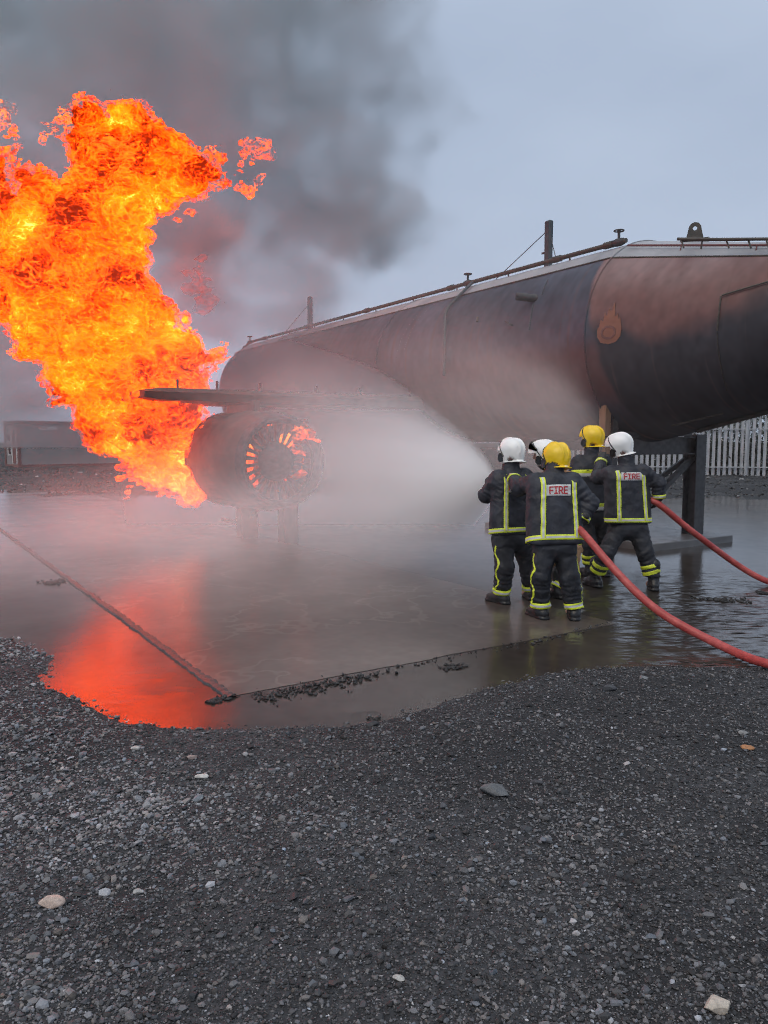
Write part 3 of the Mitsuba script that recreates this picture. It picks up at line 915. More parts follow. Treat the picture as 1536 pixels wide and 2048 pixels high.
scene['leaf'] = {'type': 'twosided', 'inner': {'type': 'principled', 'base_color': {'type': 'mesh_attribute', 'name': 'vertex_color'}, 'roughness': .5}}
nl = 26000
lx = rng.uniform(8.2, 22, nl)
base = np.stack([lx, 39.6 - .22 * (lx - 5.2) + rng.normal(0, .55, nl), 0 * lx], 1)
dens = meshkit.fbm(np.stack([lx * .8, lx * 0, lx * 0], 1), 3, seed=31)
top = 1.9 + 1.5 * dens
lz = .1 + rng.random(nl) ** .9 * top
ctr_ = base + UP * lz[:, None]
a1 = rng.normal(size=(nl, 3))
a1 /= np.linalg.norm(a1, axis=1, keepdims=True)
a2 = np.cross(a1, rng.normal(size=(nl, 3)))
a2 /= np.linalg.norm(a2, axis=1, keepdims=True)
sz = rng.uniform(.04, .11, nl)[:, None]
v = np.stack([ctr_ - a1 * sz, ctr_ + a2 * sz * .5, ctr_ + a1 * sz, ctr_ - a2 * sz * .5], 1).reshape(-1, 3)
f = (np.array([[0, 1, 2], [0, 2, 3]])[None] + (np.arange(nl) * 4)[:, None, None]).reshape(-1, 3)
g0 = rng.uniform(.02, .07, nl)
br = rng.random(nl) < .03
col = np.stack([g0 * .9, g0, g0 * .8], 1)
col[br] = rng.uniform(.35, .7, (br.sum(), 1)) * [1, 1, .9]  # bright leaves: sparkle among the foliage, painted into the leaf colour
scene['hedge'] = mikit.ply((v, f), 'leaf', color=np.repeat(col, 4, 0))
tag('hedge', 'dark scrubby hedge with pale flecks growing behind the palisade fence', 'hedge', kind='stuff')

# ------------------------------------------------------------------ firefighters
def wrinkle(p, scale, amp, seed, stretch=(1, 1, 1)):
    q = np.asarray(p, float) * np.asarray(stretch) / scale
    w = meshkit.fbm(q + 1.7 * meshkit.fbm(q * .6 + 5, 2, seed=seed)[..., None], 3, seed=seed + 1)
    return amp * (2 * (1 - np.abs(2 * w - 1) ** .8) - 1.1)


def fold(seed, limbs):
    """Cloth relief: soft dents everywhere, tight cross folds along the limbs."""
    def f(p):
        p = np.asarray(p, float)
        d = wrinkle(p, .16, .010, seed, (1, 1, .8)) + wrinkle(p, .06, .0035, seed + 3)
        for (a, b, k, amp) in limbs:
            a, b = np.asarray(a), np.asarray(b)
            ba = b - a
            L = np.linalg.norm(ba)
            t = np.clip((p - a) @ ba / L ** 2, -.2, 1.2)
            dist = np.linalg.norm(p - a - t[:, None] * ba, axis=1)
            near = np.clip(1.4 - dist / .13, 0, 1) * np.clip((t + .1) * 4, 0, 1) * np.clip((1.08 - t) * 6, 0, 1)
            ph = t * L / k + 2.3 * meshkit.fbm(p * 7, 2, seed=seed + 7)
            d = d + near * amp * (np.abs(np.sin(math.pi * ph)) ** 1.5 - .6) * (.4 + 1.2 * meshkit.noise(p * 6, seed + 8))
        return d
    return f


def cloth_mesh(fn, disp, lo, hi, h, flat=None):
    m = mesh_sdf(fn, lo, hi, h)
    v = np.array(m.vertices)
    w = disp(v)
    if flat is not None:
        w = w * flat(v)
    v = v + np.array(m.vertex_normals) * w[:, None]
    return trimesh.Trimesh(v, m.faces, process=False)


def march(fn, o, d, tmax=.5, n=64):
    """Leaves each point o along d until the field turns positive: the distance travelled."""
    o, d = np.asarray(o, float), np.asarray(d, float)
    t = np.linspace(0, tmax, n)
    val = np.stack([fn((o + d * x).astype(np.float32)) for x in t], 0)
    out = val > 0
    k = np.where(out.any(0), np.argmax(out, 0), n - 1)
    k = np.maximum(k, 1)
    i = np.arange(len(o))
    v0, v1 = val[k - 1, i], val[k, i]
    f = np.clip(-v0 / np.where(np.abs(v1 - v0) < 1e-9, 1, v1 - v0), 0, 1)
    return t[k - 1] + f * (t[1] - t[0])


def ribbon(fn, disp, C, D, lift=.005, closed=False, tmax=.45):
    """A strip of tape on cloth. C, D: (n, m, 3) start points inside the body and outward directions; m runs across the tape."""
    n, m = C.shape[:2]
    t = march(fn, C.reshape(-1, 3), D.reshape(-1, 3), tmax).reshape(n, m)
    S = C + D * t[..., None]
    S = S + D * np.clip(disp(S.reshape(-1, 3)).reshape(n, m), -.02, .02)[..., None]
    rows = [S[:, 0] - D[:, 0] * .006] + [S[:, k] + D[:, k] * lift for k in range(m)] + [S[:, -1] - D[:, -1] * .006]
    V = np.stack(rows, 1)
    M = m + 2
    uvv = np.concatenate([[0], np.linspace(0, 1, m), [1]])
    uv = np.stack(np.meshgrid(np.linspace(0, 1, n), uvv, indexing='ij'), -1)
    i, j = np.meshgrid(np.arange(n if closed else n - 1), np.arange(M - 1), indexing='ij')
    i2 = (i + 1) % n
    q = np.stack([i * M + j, i2 * M + j, i2 * M + j + 1, i * M + j + 1], -1).reshape(-1, 4)
    return V.reshape(-1, 3), q, uv.reshape(-1, 2), S


def put_ribbon(name, rb, mat, parent):
    V, q, uv, _ = rb
    key = fresh(parent + '__' + name)
    scene[key] = mikit.ply(trimesh.Trimesh(V, np.vstack([q[:, [0, 1, 2]], q[:, [0, 2, 3]]]), process=False), mat, smooth=True, uv=uv)
    return key


def limb_ring(fn, disp, a, b, t, w, name, mat, parent, n=40):
    a, b = np.asarray(a, float), np.asarray(b, float)
    d, x, y = frame_of(b - a)
    ang = np.arange(n) * 2 * np.pi / n
    D = np.cos(ang)[:, None] * x + np.sin(ang)[:, None] * y
    offs = np.linspace(-w / 2, w / 2, 4)
    C = a + (b - a) * t + offs[None, :, None] * d + 0 * D[:, None]
    return put_ribbon(name, ribbon(fn, disp, C, np.repeat(D[:, None], 4, 1), closed=True, tmax=.2), mat, parent)


def tape_mat(name, style):
    yel, sil = (.70, .80, .035), (.56, .57, .56)

    def col(p, n, uv):
        dirt = .72 + .4 * fbm(p.x * 25, p.y * 25, p.z * 25, 3)
        v = uv.y
        if style == 'yellow':
            c = mix((.66, .72, .06), yel, fade(fbm(p.x * 9, p.y * 9, p.z * 9), .3, .7))
        elif style == 'triple':
            c = mix(yel, sil, fade(v, .27, .31) * fade(v, .73, .69))
        elif style == 'double':
            c = mix(sil, yel, fade(v, .48, .52))
        else:
            c = c3(*sil)
        return c * dirt
    pbr(name, col, .4, specular=.5)


tape_mat('yellow_tape', 'yellow')
tape_mat('triple_tape', 'triple')
tape_mat('double_tape', 'double')
tape_mat('silver_tape', 'silver')


def cloth_mat(name, c0_, c1_, rough):
    bumped(name, lambda p, n, uv: mix(c0_, c1_, fade(fbm(p.x * 6, p.y * 6, p.z * 6, 3), .3, .72)) * (.55 + .9 * fbm(p.x * 17, p.y * 17, p.z * 17, 4)) * (.85 + .3 * fbm(p.x * 160, p.y * 160, p.z * 160, 2)), rough,
           lambda p, n, uv: .0011 * fbm(p.x * 70, p.y * 70, p.z * 70, 2), eps=.002, specular=.35)


cloth_mat('navy_cloth', (.016, .0175, .024), (.034, .037, .048), .55)
cloth_mat('black_cloth', (.013, .0145, .019), (.028, .030, .037), .55)
cloth_mat('tan_cloth', (.20, .105, .05), (.34, .20, .105), .7)
pbr('boot_rubber', (.012, .012, .013), .38, specular=.5)
pbr('glove_leather', lambda p, n, uv: c3(1, 1, 1) * (.012 + .02 * fbm(p.x * 40, p.y * 40, p.z * 40)), .55)
pbr('skin', lambda p, n, uv: mix((.52, .30, .22), (.60, .36, .28), fbm(p.x * 20, p.y * 20, p.z * 20)), .5, specular=.35)
pbr('hair', (.03, .02, .015), .6)
pbr('white_shell', lambda p, n, uv: c3(.86, .86, .84) * (.90 + .14 * fbm(p.x * 9, p.y * 9, p.z * 9, 3)), .22, specular=.5, clearcoat=.4)
pbr('yellow_shell', lambda p, n, uv: c3(.86, .57, .006) * (.88 + .18 * fbm(p.x * 9, p.y * 9, p.z * 9, 3)), .24, specular=.5, clearcoat=.4)
pbr('black_plastic', (.012, .012, .013), .25, specular=.5)
pbr('red_print', (.42, .028, .035), .6)
scene['visor_glass'] = {'type': 'principled', 'base_color': rgb(.08, .06, .03), 'roughness': .08, 'specular': .8}
pbr('badge_white', lambda p, n, uv: mix((.75, .75, .75), (.5, .05, .05), fade(fbm(p.x * 60, p.y * 60, p.z * 60), .55, .6)), .5)


def unit(v):
    v = np.asarray(v, float)
    return v / np.linalg.norm(v)


def helmet_sdf(p):
    """Local frame: x right, y ahead, z up, origin in the middle of the head."""
    dome = ellip(p, (0, -.006, .026), (.134, .156, .134))
    nape = ellip(p, (0, -.040, -.045), (.104, .116, .100))
    side = smin(ellip(p, (.085, .01, -.055), (.040, .070, .070)), ellip(p, (-.085, .01, -.055), (.040, .070, .070)), .02)
    d = smin(smin(dome, nape, .03), side, .03)
    rim = ellip(p, (0, -.052, -.104), (.122, .134, .018))
    d = smin(d, rim, .015)
    for sx in (-1, 1):                                       # two moulded ribs over the crown
        r_ = ellip(p, (0, -.006, .026), (.146, .168, .146))
        d = smin(d, smax(r_, np.abs(p[:, 0] - sx * .047 * (1 - .25 * np.abs(p[:, 1]) / .15)) - .010, .008), .008)
    low = -.108 - .16 * np.clip(p[:, 1] + .06, 0, .12) + .20 * np.clip(p[:, 1] - .06, 0, 1)          # lower edge, higher at the front
    d = smax(d, low - p[:, 2], .010)
    face = np.maximum(np.maximum(.052 - p[:, 1], p[:, 2] - .018), -(p[:, 1] - .0))
    d = np.maximum(d, -np.maximum(.050 - p[:, 1] - .25 * np.minimum(p[:, 2] + .02, 0), p[:, 2] - .022))
    inner = smin(ellip(p, (0, -.004, .012), (.114, .134, .122)), ellip(p, (0, -.03, -.08), (.105, .105, .10)), .05)
    return np.maximum(d, -inner)


HELM = mesh_sdf(helmet_sdf, (-.17, -.20, -.17), (.17, .19, .19), .0065)
trimesh.smoothing.filter_taubin(HELM, iterations=6)


def outer_helm(p):
    return smin(smin(ellip(p, (0, -.006, .026), (.134, .156, .134)), ellip(p, (0, -.040, -.045), (.104, .116, .100)), .03),
                smin(ellip(p, (.085, .01, -.055), (.045, .075, .075)), ellip(p, (-.085, .01, -.055), (.045, .075, .075)), .02), .04)


def build_helmet(person, hc, hr, hf, hu, shell, scale=1.0, visor=False):
    R = np.stack([hr, hf, hu], 1) * scale
    tw = lambda v: np.asarray(v) @ R.T + hc  # noqa: E731
    k = put('helmet', trimesh.Trimesh(tw(HELM.vertices), HELM.faces, process=False), shell, person, smooth=True)
    # visor slot: a dark line from ear to ear over the forehead
    for (tilt, rad) in ((math.radians(30), .0068),):
        ang = np.linspace(-1.86, 1.86, 44)
        dirs = np.stack([np.sin(ang), np.cos(ang) * math.sin(tilt), np.cos(ang) * math.cos(tilt)], 1)
        o = np.tile([0, .005, -.01], (len(ang), 1))
        t = march(outer_helm, o, dirs, .24)
        put('visor_slot', tube(tw(o + dirs * (t + .001)[:, None]), rad * scale, 6), 'black_plastic', k, smooth=40)
    for sx in (-1, 1):                                         # dark hinge plates at the ears
        o = np.array([[0, .030, -.050]])
        t = march(outer_helm, o, np.array([[sx, 0, 0.]]), .24)[0]
        poly = Polygon([(-.030, -.045), (.012, -.052), (.034, -.020), (.026, .030), (-.002, .046), (-.032, .020)])
        m = trimesh.creation.extrude_polygon(poly, .014, engine='earcut')
        v = np.array(m.vertices)
        q = np.stack([sx * (t - .006 + v[:, 2] * 1.0 - .35 * np.abs(v[:, 0]) * .3), .030 + v[:, 0], -.050 + v[:, 1]], 1)
        put('hinge_plate', trimesh.Trimesh(tw(q), m.faces if sx > 0 else m.faces[:, ::-1], process=False), 'black_plastic', k)
    # nape buckle
    put('buckle', box(tw(np.array([.0, -.158, -.098])), hr, hf, hu, .035 * scale, .012, .022 * scale, .003), 'white_shell', k)
    if visor:
        ang = np.linspace(-1.3, 1.3, 24)
        rows = []
        for lift, rr in ((.36, .150), (.62, .158), (.86, .160)):
            rows.append(np.stack([np.sin(ang) * rr * .92, np.cos(ang) * rr * math.cos(lift) * 1.08, .03 + np.cos(ang) * rr * math.sin(lift)], 1))
        V = np.concatenate(rows)
        F = [[r * 24 + i, r * 24 + i + 1, (r + 1) * 24 + i + 1, (r + 1) * 24 + i] for r in range(2) for i in range(23)]
        put('visor', (tw(V), np.array(F)), 'visor_glass', k, smooth=True)
        put('visor_edge', tube(tw(rows[2]), .006, 6), 'black_plastic', k, smooth=40)
    return k


def build_glove(person, wr, d, palm, curl, mirror, name='glove'):
    """wr: wrist; d: direction of the hand; palm: direction the palm faces; curl: radians per finger joint."""
    d = unit(d)
    palm = unit(palm - d * (np.asarray(palm) @ d))
    s = np.cross(d, palm) * (1 if mirror else -1)             # towards the thumb
    wr = np.asarray(wr, float)
    parts = []
    for k_ in (-1, -.33, .33, 1):
        parts.append(lambda p, k_=k_: cone(p, wr + s * .018 * k_, wr + d * .095 + s * .034 * k_, .027, .018))
    for k_, L in zip((1, .33, -.33, -1), (.070, .080, .075, .058)):
        a = wr + d * .092 + s * .033 * k_
        ang, seg = .25 + curl * .4, L * .42
        pts = [a]
        for f_ in (1., .8, .62):
            dirn = d * math.cos(ang) + palm * math.sin(ang) + s * .05 * k_
            a = a + dirn * seg * f_ * 1.15
            pts.append(a)
            ang += curl
        for i_ in range(3):
            parts.append(lambda p, u=pts[i_], v=pts[i_ + 1], r0=.0145 - .0015 * i_: cone(p, u, v, r0, r0 - .0012))
    a = wr + d * .028 + s * .032
    b = a + d * .035 + s * .030 + palm * .018
    c = b + d * .032 + s * .004 + palm * .030
    thumb = lambda p: smin(cone(p, a, b, .019, .016), cone(p, b, c, .016, .0135), .008)  # noqa: E731
    cuff = lambda p: cone(p, wr - d * .07, wr + d * .01, .050, .038)  # noqa: E731

    def fn(p):
        pm = usmin([f(p) for f in parts[:4]], .02)
        out = pm
        for f in parts[4:]:
            out = smin(out, f(p), .006)
        return smin(smin(out, thumb(p), .012), cuff(p), .02)
    c_ = wr + d * .06
    m = mesh_sdf(fn, c_ - .17, c_ + .17, .0055)
    return put(name, m, 'glove_leather', person, smooth=True)


def build_boot(person, ank, toe, name='boot'):
    toe = unit([toe[0], toe[1], 0])
    g = np.array([ank[0], ank[1], 0])
    heel, ball, tip = g - toe * .055 + UP * .055, g + toe * .11 + UP * .052, g + toe * .175 + UP * .048

    def fn(p):
        up_ = cone(p, g + UP * .30, g + UP * .08, .072, .062)
        d = smin(smin(up_, cone(p, heel, ball, .052, .052), .05), cone(p, ball, tip, .052, .042), .03)
        sole = np.minimum(cone(p, g - toe * .06 + UP * .02, g + toe * .18 + UP * .02, .058, .052), d)
        d = smin(d, np.maximum(sole, p[:, 2] - .032), .006)
        return np.maximum(d, .002 - p[:, 2])
    lo, hi = np.array([g[0] - .27, g[1] - .27, -.01]), np.array([g[0] + .27, g[1] + .27, .33])
    return put(name, mesh_sdf(fn, lo, hi, .009), 'boot_rubber', person, smooth=50)


def build_firefighter(J, label, jacket='navy_cloth', trousers='black_cloth', shell='white_shell', back='fire', seed=1, legbands='single', hem_z=None, visor=False, w=1.0, panel_u=0.0, panel_t=.72,
                      panel_w=.27, panel_h=.112, sleeves='single', piping=False, hood=False):
    P = fresh('person')
    tag(P, label, 'person', 'firefighters working the two hoses')
    J = {k: np.asarray(v, float) for k, v in J.items()}
    F_ = unit(np.append(J['f'][:2], 0))
    Rr = np.array([F_[1], -F_[0], 0])
    hf = unit(J['hf'])
    hu = unit(J['hu'] - hf * (J['hu'] @ hf))
    hr = np.cross(hf, hu)
    hc = J['head']
    for k in ('ankL', 'ankR'):
        J[k][2] = .10
    hip = (J['hipL'] + J['hipR']) / 2
    sh = (J['shL'] + J['shR']) / 2
    neck = J['neck']
    spine = unit(sh - hip)
    allp = np.stack([v for k, v in J.items() if k not in ('f', 'hf', 'hu')])
    lo, hi = allp.min(0) - .24, allp.max(0) + .24
    lo[2] = max(lo[2], -.03)

    # the body: one continuous surface under the kit
    def body(p):
        d = [cone(p, hip + Rr * .07, sh + Rr * .08 - spine * .12, .10, .10), cone(p, hip - Rr * .07, sh - Rr * .08 - spine * .12, .10, .10), cone(p, J['shL'] - spine * .02, J['shR'] - spine * .02, .05, .05)]
        for s_ in 'LR':
            d += [cone(p, J['hip' + s_], J['knee' + s_], .075, .052), cone(p, J['knee' + s_], J['ank' + s_], .056, .042), cone(p, J['ank' + s_], J['ank' + s_] + F_ * .14 - UP * .05, .04, .03),
                  cone(p, J['sh' + s_], J['el' + s_], .048, .042), cone(p, J['el' + s_], J['wr' + s_], .040, .030), cone(p, J['wr' + s_], J['wr' + s_] + unit(J['wr' + s_] - J['el' + s_]) * .10, .03, .022)]
        d += [cone(p, sh - spine * .03, neck, .06, .056), cone(p, neck, hc - hu * .05, .060, .060)]
        out = usmin(d, .04)
        q = (p - hc.astype(np.float32)) @ np.stack([hr, hf, hu], 1).astype(np.float32)
        head = smin(ellip(q, (0, -.012, .015), (.075, .095, .105)), ellip(q, (0, .022, -.06), (.056, .066, .062)), .05)
        head = smin(head, cone(q, np.array([0, .088, .012]), np.array([0, .108, -.028]), .010, .015), .02)       # nose
        head = smin(head, ellip(q, (0, .078, -.066), (.026, .018, .010)), .010)                                     # lips
        head = smin(head, ellip(q, (0, .076, .030), (.052, .020, .010)), .02)                                       # brow
        for sx in (-1, 1):
            head = smax(head, -ellip(q, (sx * .031, .094, .008), (.017, .016, .011)), .012)
            head = np.minimum(head, ellip(q, (sx * .031, .074, .007), (.013, .013, .013)))
            head = smin(head, ellip(q, (sx * .078, -.008, -.012), (.010, .024, .034)), .010)
        return smin(out, head, .025)
    scene[P] = mikit.ply(mesh_sdf(body, lo, hi, .0125), 'skin', smooth=True)

    # jacket
    hz_ = J['hem'][2] if 'hem' in J else hip[2] - .02
    hemc = hip + spine * ((hz_ - hip[2]) / spine[2])
    hw = .135 * w

    def torso(p):
        a = [cone(p, hemc + Rr * hw, sh + Rr * (.135 * w) - spine * .10, .138 * w, .125 * w), cone(p, hemc - Rr * hw, sh - Rr * (.135 * w) - spine * .10, .138 * w, .125 * w),
             cone(p, hemc, sh - spine * .08, .142 * w, .138 * w)]
        d = usmin(a, .05)
        d = smin(d, cone(p, J['shL'] - spine * .02, J['shR'] - spine * .02, .085, .085), .07)
        d = smin(d, cone(p, sh, neck - spine * .01, .10, .075), .05)
        return d

    def sleeve(s_):
        return lambda p: smin(cone(p, J['sh' + s_] - spine * .01, J['el' + s_], .092, .078), cone(p, J['el' + s_], J['wr' + s_], .080, .060), .03)

    def collar(p):
        up_ = unit(hc - neck + spine * .3)
        ring = np.maximum(cone(p, neck - up_ * .05, neck + up_ * .085, .090, .084), -cone(p, neck - up_ * .05, neck + up_ * .3, .074, .074))
        return np.maximum(ring, (p - (neck + up_ * .068).astype(np.float32)) @ up_.astype(np.float32))

    sL, sR = sleeve('L'), sleeve('R')

    def cut_wr(s_, p):
        e_, w_ = J['el' + s_], J['wr' + s_]
        d = unit(w_ - e_)
        return (p - (w_ - d * .005).astype(np.float32)) @ d.astype(np.float32)

    def jk(p):
        t_ = np.maximum(torso(p), hz_ - p[:, 2])
        a = np.maximum(sL(p), cut_wr('L', p))
        b = np.maximum(sR(p), cut_wr('R', p))
        d = smin(smin(t_, a, .035), b, .035)
        return smin(d, collar(p), .012)
    limbs = [(J['shL'], J['elL'], .075, .010), (J['elL'], J['wrL'], .055, .009), (J['shR'], J['elR'], .075, .010), (J['elR'], J['wrR'], .055, .009)]
    dj = fold(seed * 20, limbs)
    lo_, hi_ = lo.copy(), hi.copy()
    lo_[2] = hz_ - .05
    jm = cloth_mesh(jk, dj, lo_, hi_, .0115, lambda v: np.clip((v[:, 2] - hz_ + .004) / .03, .15, 1))
    JK = put('jacket', jm, jacket, P, smooth=60)

    # trousers
    def leg(s_):
        a, b, c = J['hip' + s_], J['knee' + s_], J['ank' + s_]
        return lambda p: smin(cone(p, a, b, .108, .092), cone(p, b, c + UP * .02, .093, .086), .03)
    lL, lR = leg('L'), leg('R')
    tz = hz_ + .10

    def tr(p):
        d = smin(smin(lL(p), lR(p), .02), cone(p, J['hipL'], J['hipR'], .105, .105), .05)
        d = smin(d, cone(p, hip, hip + spine * .12, .115, .11), .05)
        return np.maximum(np.maximum(d, p[:, 2] - tz), .155 - p[:, 2])
    dt = fold(seed * 20 + 9, [(J['hipL'], J['kneeL'], .11, .010), (J['kneeL'], J['ankL'], .060, .013), (J['hipR'], J['kneeR'], .11, .010), (J['kneeR'], J['ankR'], .060, .013)])
    lo_, hi_ = lo.copy(), hi.copy()
    hi_[2] = tz + .06
    keep_ = np.stack([J[k] for k in ('hipL', 'hipR', 'kneeL', 'kneeR', 'ankL', 'ankR')])
    lo_[:2], hi_[:2] = keep_.min(0)[:2] - .24, keep_.max(0)[:2] + .24
    TR = put('trousers', cloth_mesh(tr, dt, lo_, hi_, .0115, lambda v: np.clip((v[:, 2] - .15) / .04, .1, 1)), trousers, P, smooth=60)

    # tape on the jacket
    bd = unit(-F_ - spine * (-F_ @ spine))
    tor = lambda p: torso(p)  # noqa: E731
    hl = (sh - hemc) @ spine

    def back_pt(u, t):
        return hemc + spine * (hl * t) + Rr * u

    if back == 'fire':
        n_ = 48
        for u in (-.165 * w, .165 * w):
            tt = np.linspace(.05, 1.03, n_)
            us_ = np.linspace(-.024, .024, 5)
            C = np.array([[back_pt(u * (1 - .10 * t) + x, t) for x in us_] for t in tt])
            put_ribbon('back_stripe', ribbon(tor, dj, C, np.broadcast_to(bd, C.shape), tmax=.4), 'triple_tape', JK)
        ang = np.arange(72) * 2 * np.pi / 72
        D = np.cos(ang)[:, None] * Rr + np.sin(ang)[:, None] * np.cross(spine, Rr)
        off = np.linspace(.012, .062, 4)
        C = hemc + off[None, :, None] * spine + 0 * D[:, None]
        put_ribbon('hem_stripe', ribbon(tor, dj, C, np.repeat(D[:, None], 4, 1), closed=True, tmax=.42), 'triple_tape', JK)
        xs, ys = np.linspace(-panel_w / 2, panel_w / 2, 25), np.linspace(-panel_h / 2, panel_h / 2, 7)
        C = np.array([[back_pt(panel_u + x, panel_t + y / hl) for y in ys] for x in xs])
        rb = ribbon(tor, lambda p: .45 * dj(p), C, np.broadcast_to(bd, C.shape), lift=.007, tmax=.4)
        pk = put_ribbon('back_panel', rb, 'silver_tape', JK)
        S = rb[3] + bd * .0075
        tm = meshkit.text_mesh('FIRE', panel_h * .66, .003, bold=True)
        tm.apply_scale([panel_w * .76 / tm.vertices[:, 0].max(), 1, 1])
        tv = np.array(tm.subdivide_to_size(.02).vertices), np.array(tm.subdivide_to_size(.02).faces)
        ww = tv[0][:, 0].max()
        gx_ = (tv[0][:, 0] - ww / 2 + panel_w / 2) / panel_w * 24
        gy_ = (tv[0][:, 1] - panel_h * .33 + panel_h / 2) / panel_h * 6
        ix, iy = np.clip(gx_.astype(int), 0, 23), np.clip(gy_.astype(int), 0, 5)
        fx, fy = (gx_ - ix)[:, None], (gy_ - iy)[:, None]
        Q = S[ix, iy] * (1 - fx) * (1 - fy) + S[ix + 1, iy] * fx * (1 - fy) + S[ix, iy + 1] * (1 - fx) * fy + S[ix + 1, iy + 1] * fx * fy
        put('lettering', trimesh.Trimesh(Q + bd * tv[0][:, 2:3], tv[1], process=False), 'red_print', JK)
    elif back == 'bands':
        ang = np.arange(72) * 2 * np.pi / 72
        D = np.cos(ang)[:, None] * Rr + np.sin(ang)[:, None] * np.cross(spine, Rr)
        for t0_, w_ in ((.70, .085), (.02, .09)):
            off = hl * t0_ + np.linspace(0, w_, 5)
            C = hemc + off[None, :, None] * spine + 0 * D[:, None]
            put_ribbon('band', ribbon(tor, dj, C, np.repeat(D[:, None], 5, 1), closed=True, tmax=.42), 'double_tape', JK)
    else:
        ang = np.arange(72) * 2 * np.pi / 72
        D = np.cos(ang)[:, None] * Rr + np.sin(ang)[:, None] * np.cross(spine, Rr)
        for t0_ in (.10, .55):
            off = hl * t0_ + np.linspace(0, .06, 4)
            C = hemc + off[None, :, None] * spine + 0 * D[:, None]
            put_ribbon('band', ribbon(tor, dj, C, np.repeat(D[:, None], 4, 1), closed=True, tmax=.42), 'yellow_tape', JK)
    for s_, f_ in (('L', sL), ('R', sR)):
        for t_ in ((.84,) if sleeves == 'single' else (.66, .86)):
            limb_ring(f_, dj, J['el' + s_], J['wr' + s_], t_, .045, 'cuff_band', 'triple_tape', JK)
    # tape on the trousers
    for s_, f_ in (('L', lL), ('R', lR)):
        a, b = J['knee' + s_], J['ank' + s_]
        for t_ in ((.86,) if legbands == 'single' else (.44, .66)):
            limb_ring(f_, dt, a, b, t_, .052 if legbands == 'single' else .042, 'leg_band', 'triple_tape' if legbands == 'single' else 'yellow_tape', TR)
        if piping:
            sgn = -1 if s_ == 'L' else 1
            n_ = 60
            C = []
            for t in np.linspace(.05, .98, n_):
                base = J['hip' + s_] * (1 - t / .5) + a * (t / .5) if t < .5 else a * (1 - (t - .5) / .43) + (b + UP * .05) * ((t - .5) / .43)
                wob = .02 * math.sin(t * 17 + seed)
                C.append([base - F_ * (.028 + wob + x) for x in (-.010, 0, .010)])
            C = np.array(C)
            put_ribbon('side_piping', ribbon(f_, dt, C, np.broadcast_to(Rr * sgn, C.shape), lift=.005, tmax=.2), 'yellow_tape', TR)
    build_boot(P, J['ankL'], F_ - Rr * .25)
    build_boot(P, J['ankR'], F_ + Rr * .3)
    for s_ in 'LR':
        d = unit(J['wr' + s_] - J['el' + s_])
        if 'hd' + s_ in J:
            d = unit(J['hd' + s_])
        pal = J['pl' + s_] if 'pl' + s_ in J else -UP
        build_glove(P, J['wr' + s_] + d * .01, d, pal, .75, s_ == 'R')
    if hood:
        put('flash_hood', mesh_sdf(lambda p: np.maximum(ellip((p - hc.astype(np.float32)) @ np.stack([hr, hf, hu], 1).astype(np.float32), (0, -.02, -.08), (.086, .095, .10)),
                                                       -ellip((p - hc.astype(np.float32)) @ np.stack([hr, hf, hu], 1).astype(np.float32), (0, .09, -.02), (.06, .06, .09))),
                                   hc - .22, hc + .2, .012), 'black_cloth', P, smooth=True)
    build_helmet(P, hc, hr, hf, hu, shell, 1.02, visor)
    return P, dict(J=J, Rr=Rr, F=F_)


def bodyspec(**k):
    out = {}
    for n_, v in k.items():
        out[n_] = at(*v) if n_ not in ('f', 'hf', 'hu', 'hdL', 'hdR', 'plL', 'plR') else np.array(v, float)
    return out


A1 = bodyspec(f=(-.38, .92, 0), hf=(-.62, .78, -.08), hu=(.05, .05, 1),
              hipL=(1006, 1078, 8.12), hipR=(1041, 1080, 8.2), kneeL=(1009, 1136, 8.06), kneeR=(1057, 1134, 8.3), ankL=(1003, 1195, 8.12), ankR=(1062, 1188, 8.34),
              shL=(997, 956, 8.22), shR=(1048, 952, 8.34), elL=(973, 990, 8.3), wrL=(990, 968, 8.56), elR=(1060, 1000, 8.5), wrR=(1030, 992, 8.72), neck=(1022, 935, 8.29), head=(1022, 906, 8.33), hem=(1020, 1068, 8.15),
              hdL=(-.35, .9, .05), plL=(1, .3, -.5), hdR=(-.6, .75, .2), plR=(-.6, -.3, .8))
build_firefighter(A1, 'leftmost firefighter, white helmet and navy jacket, aiming the front hose nozzle', shell='white_shell', seed=1, w=.92, piping=True, panel_u=-.035, panel_t=.80, panel_w=.22)
A2 = bodyspec(f=(-.16, .985, 0), hf=(-.42, .90, -.12), hu=(.03, .10, 1),
              hipL=(1090, 1096, 7.45), hipR=(1128, 1096, 7.47), kneeL=(1081, 1156, 7.40), kneeR=(1139, 1158, 7.40), ankL=(1081, 1219, 7.42), ankR=(1148, 1222, 7.38),
              shL=(1070, 962, 7.66), shR=(1144, 962, 7.64), elL=(1038, 975, 7.82), wrL=(1026, 957, 8.04), elR=(1180, 1006, 7.58), wrR=(1163, 1042, 7.52), neck=(1109, 940, 7.73), head=(1112, 917, 7.80), hem=(1100, 1086, 7.48),
              hdL=(-.2, .9, .2), plL=(.3, .3, -1), hdR=(-.45, .3, -.85), plR=(-.8, .4, .2))
build_firefighter(A2, 'nearest firefighter in a yellow helmet with FIRE on the back, feeding the front hose', shell='yellow_shell', seed=2, w=1.04, piping=True, panel_u=-.012, panel_t=.80, panel_w=.26)
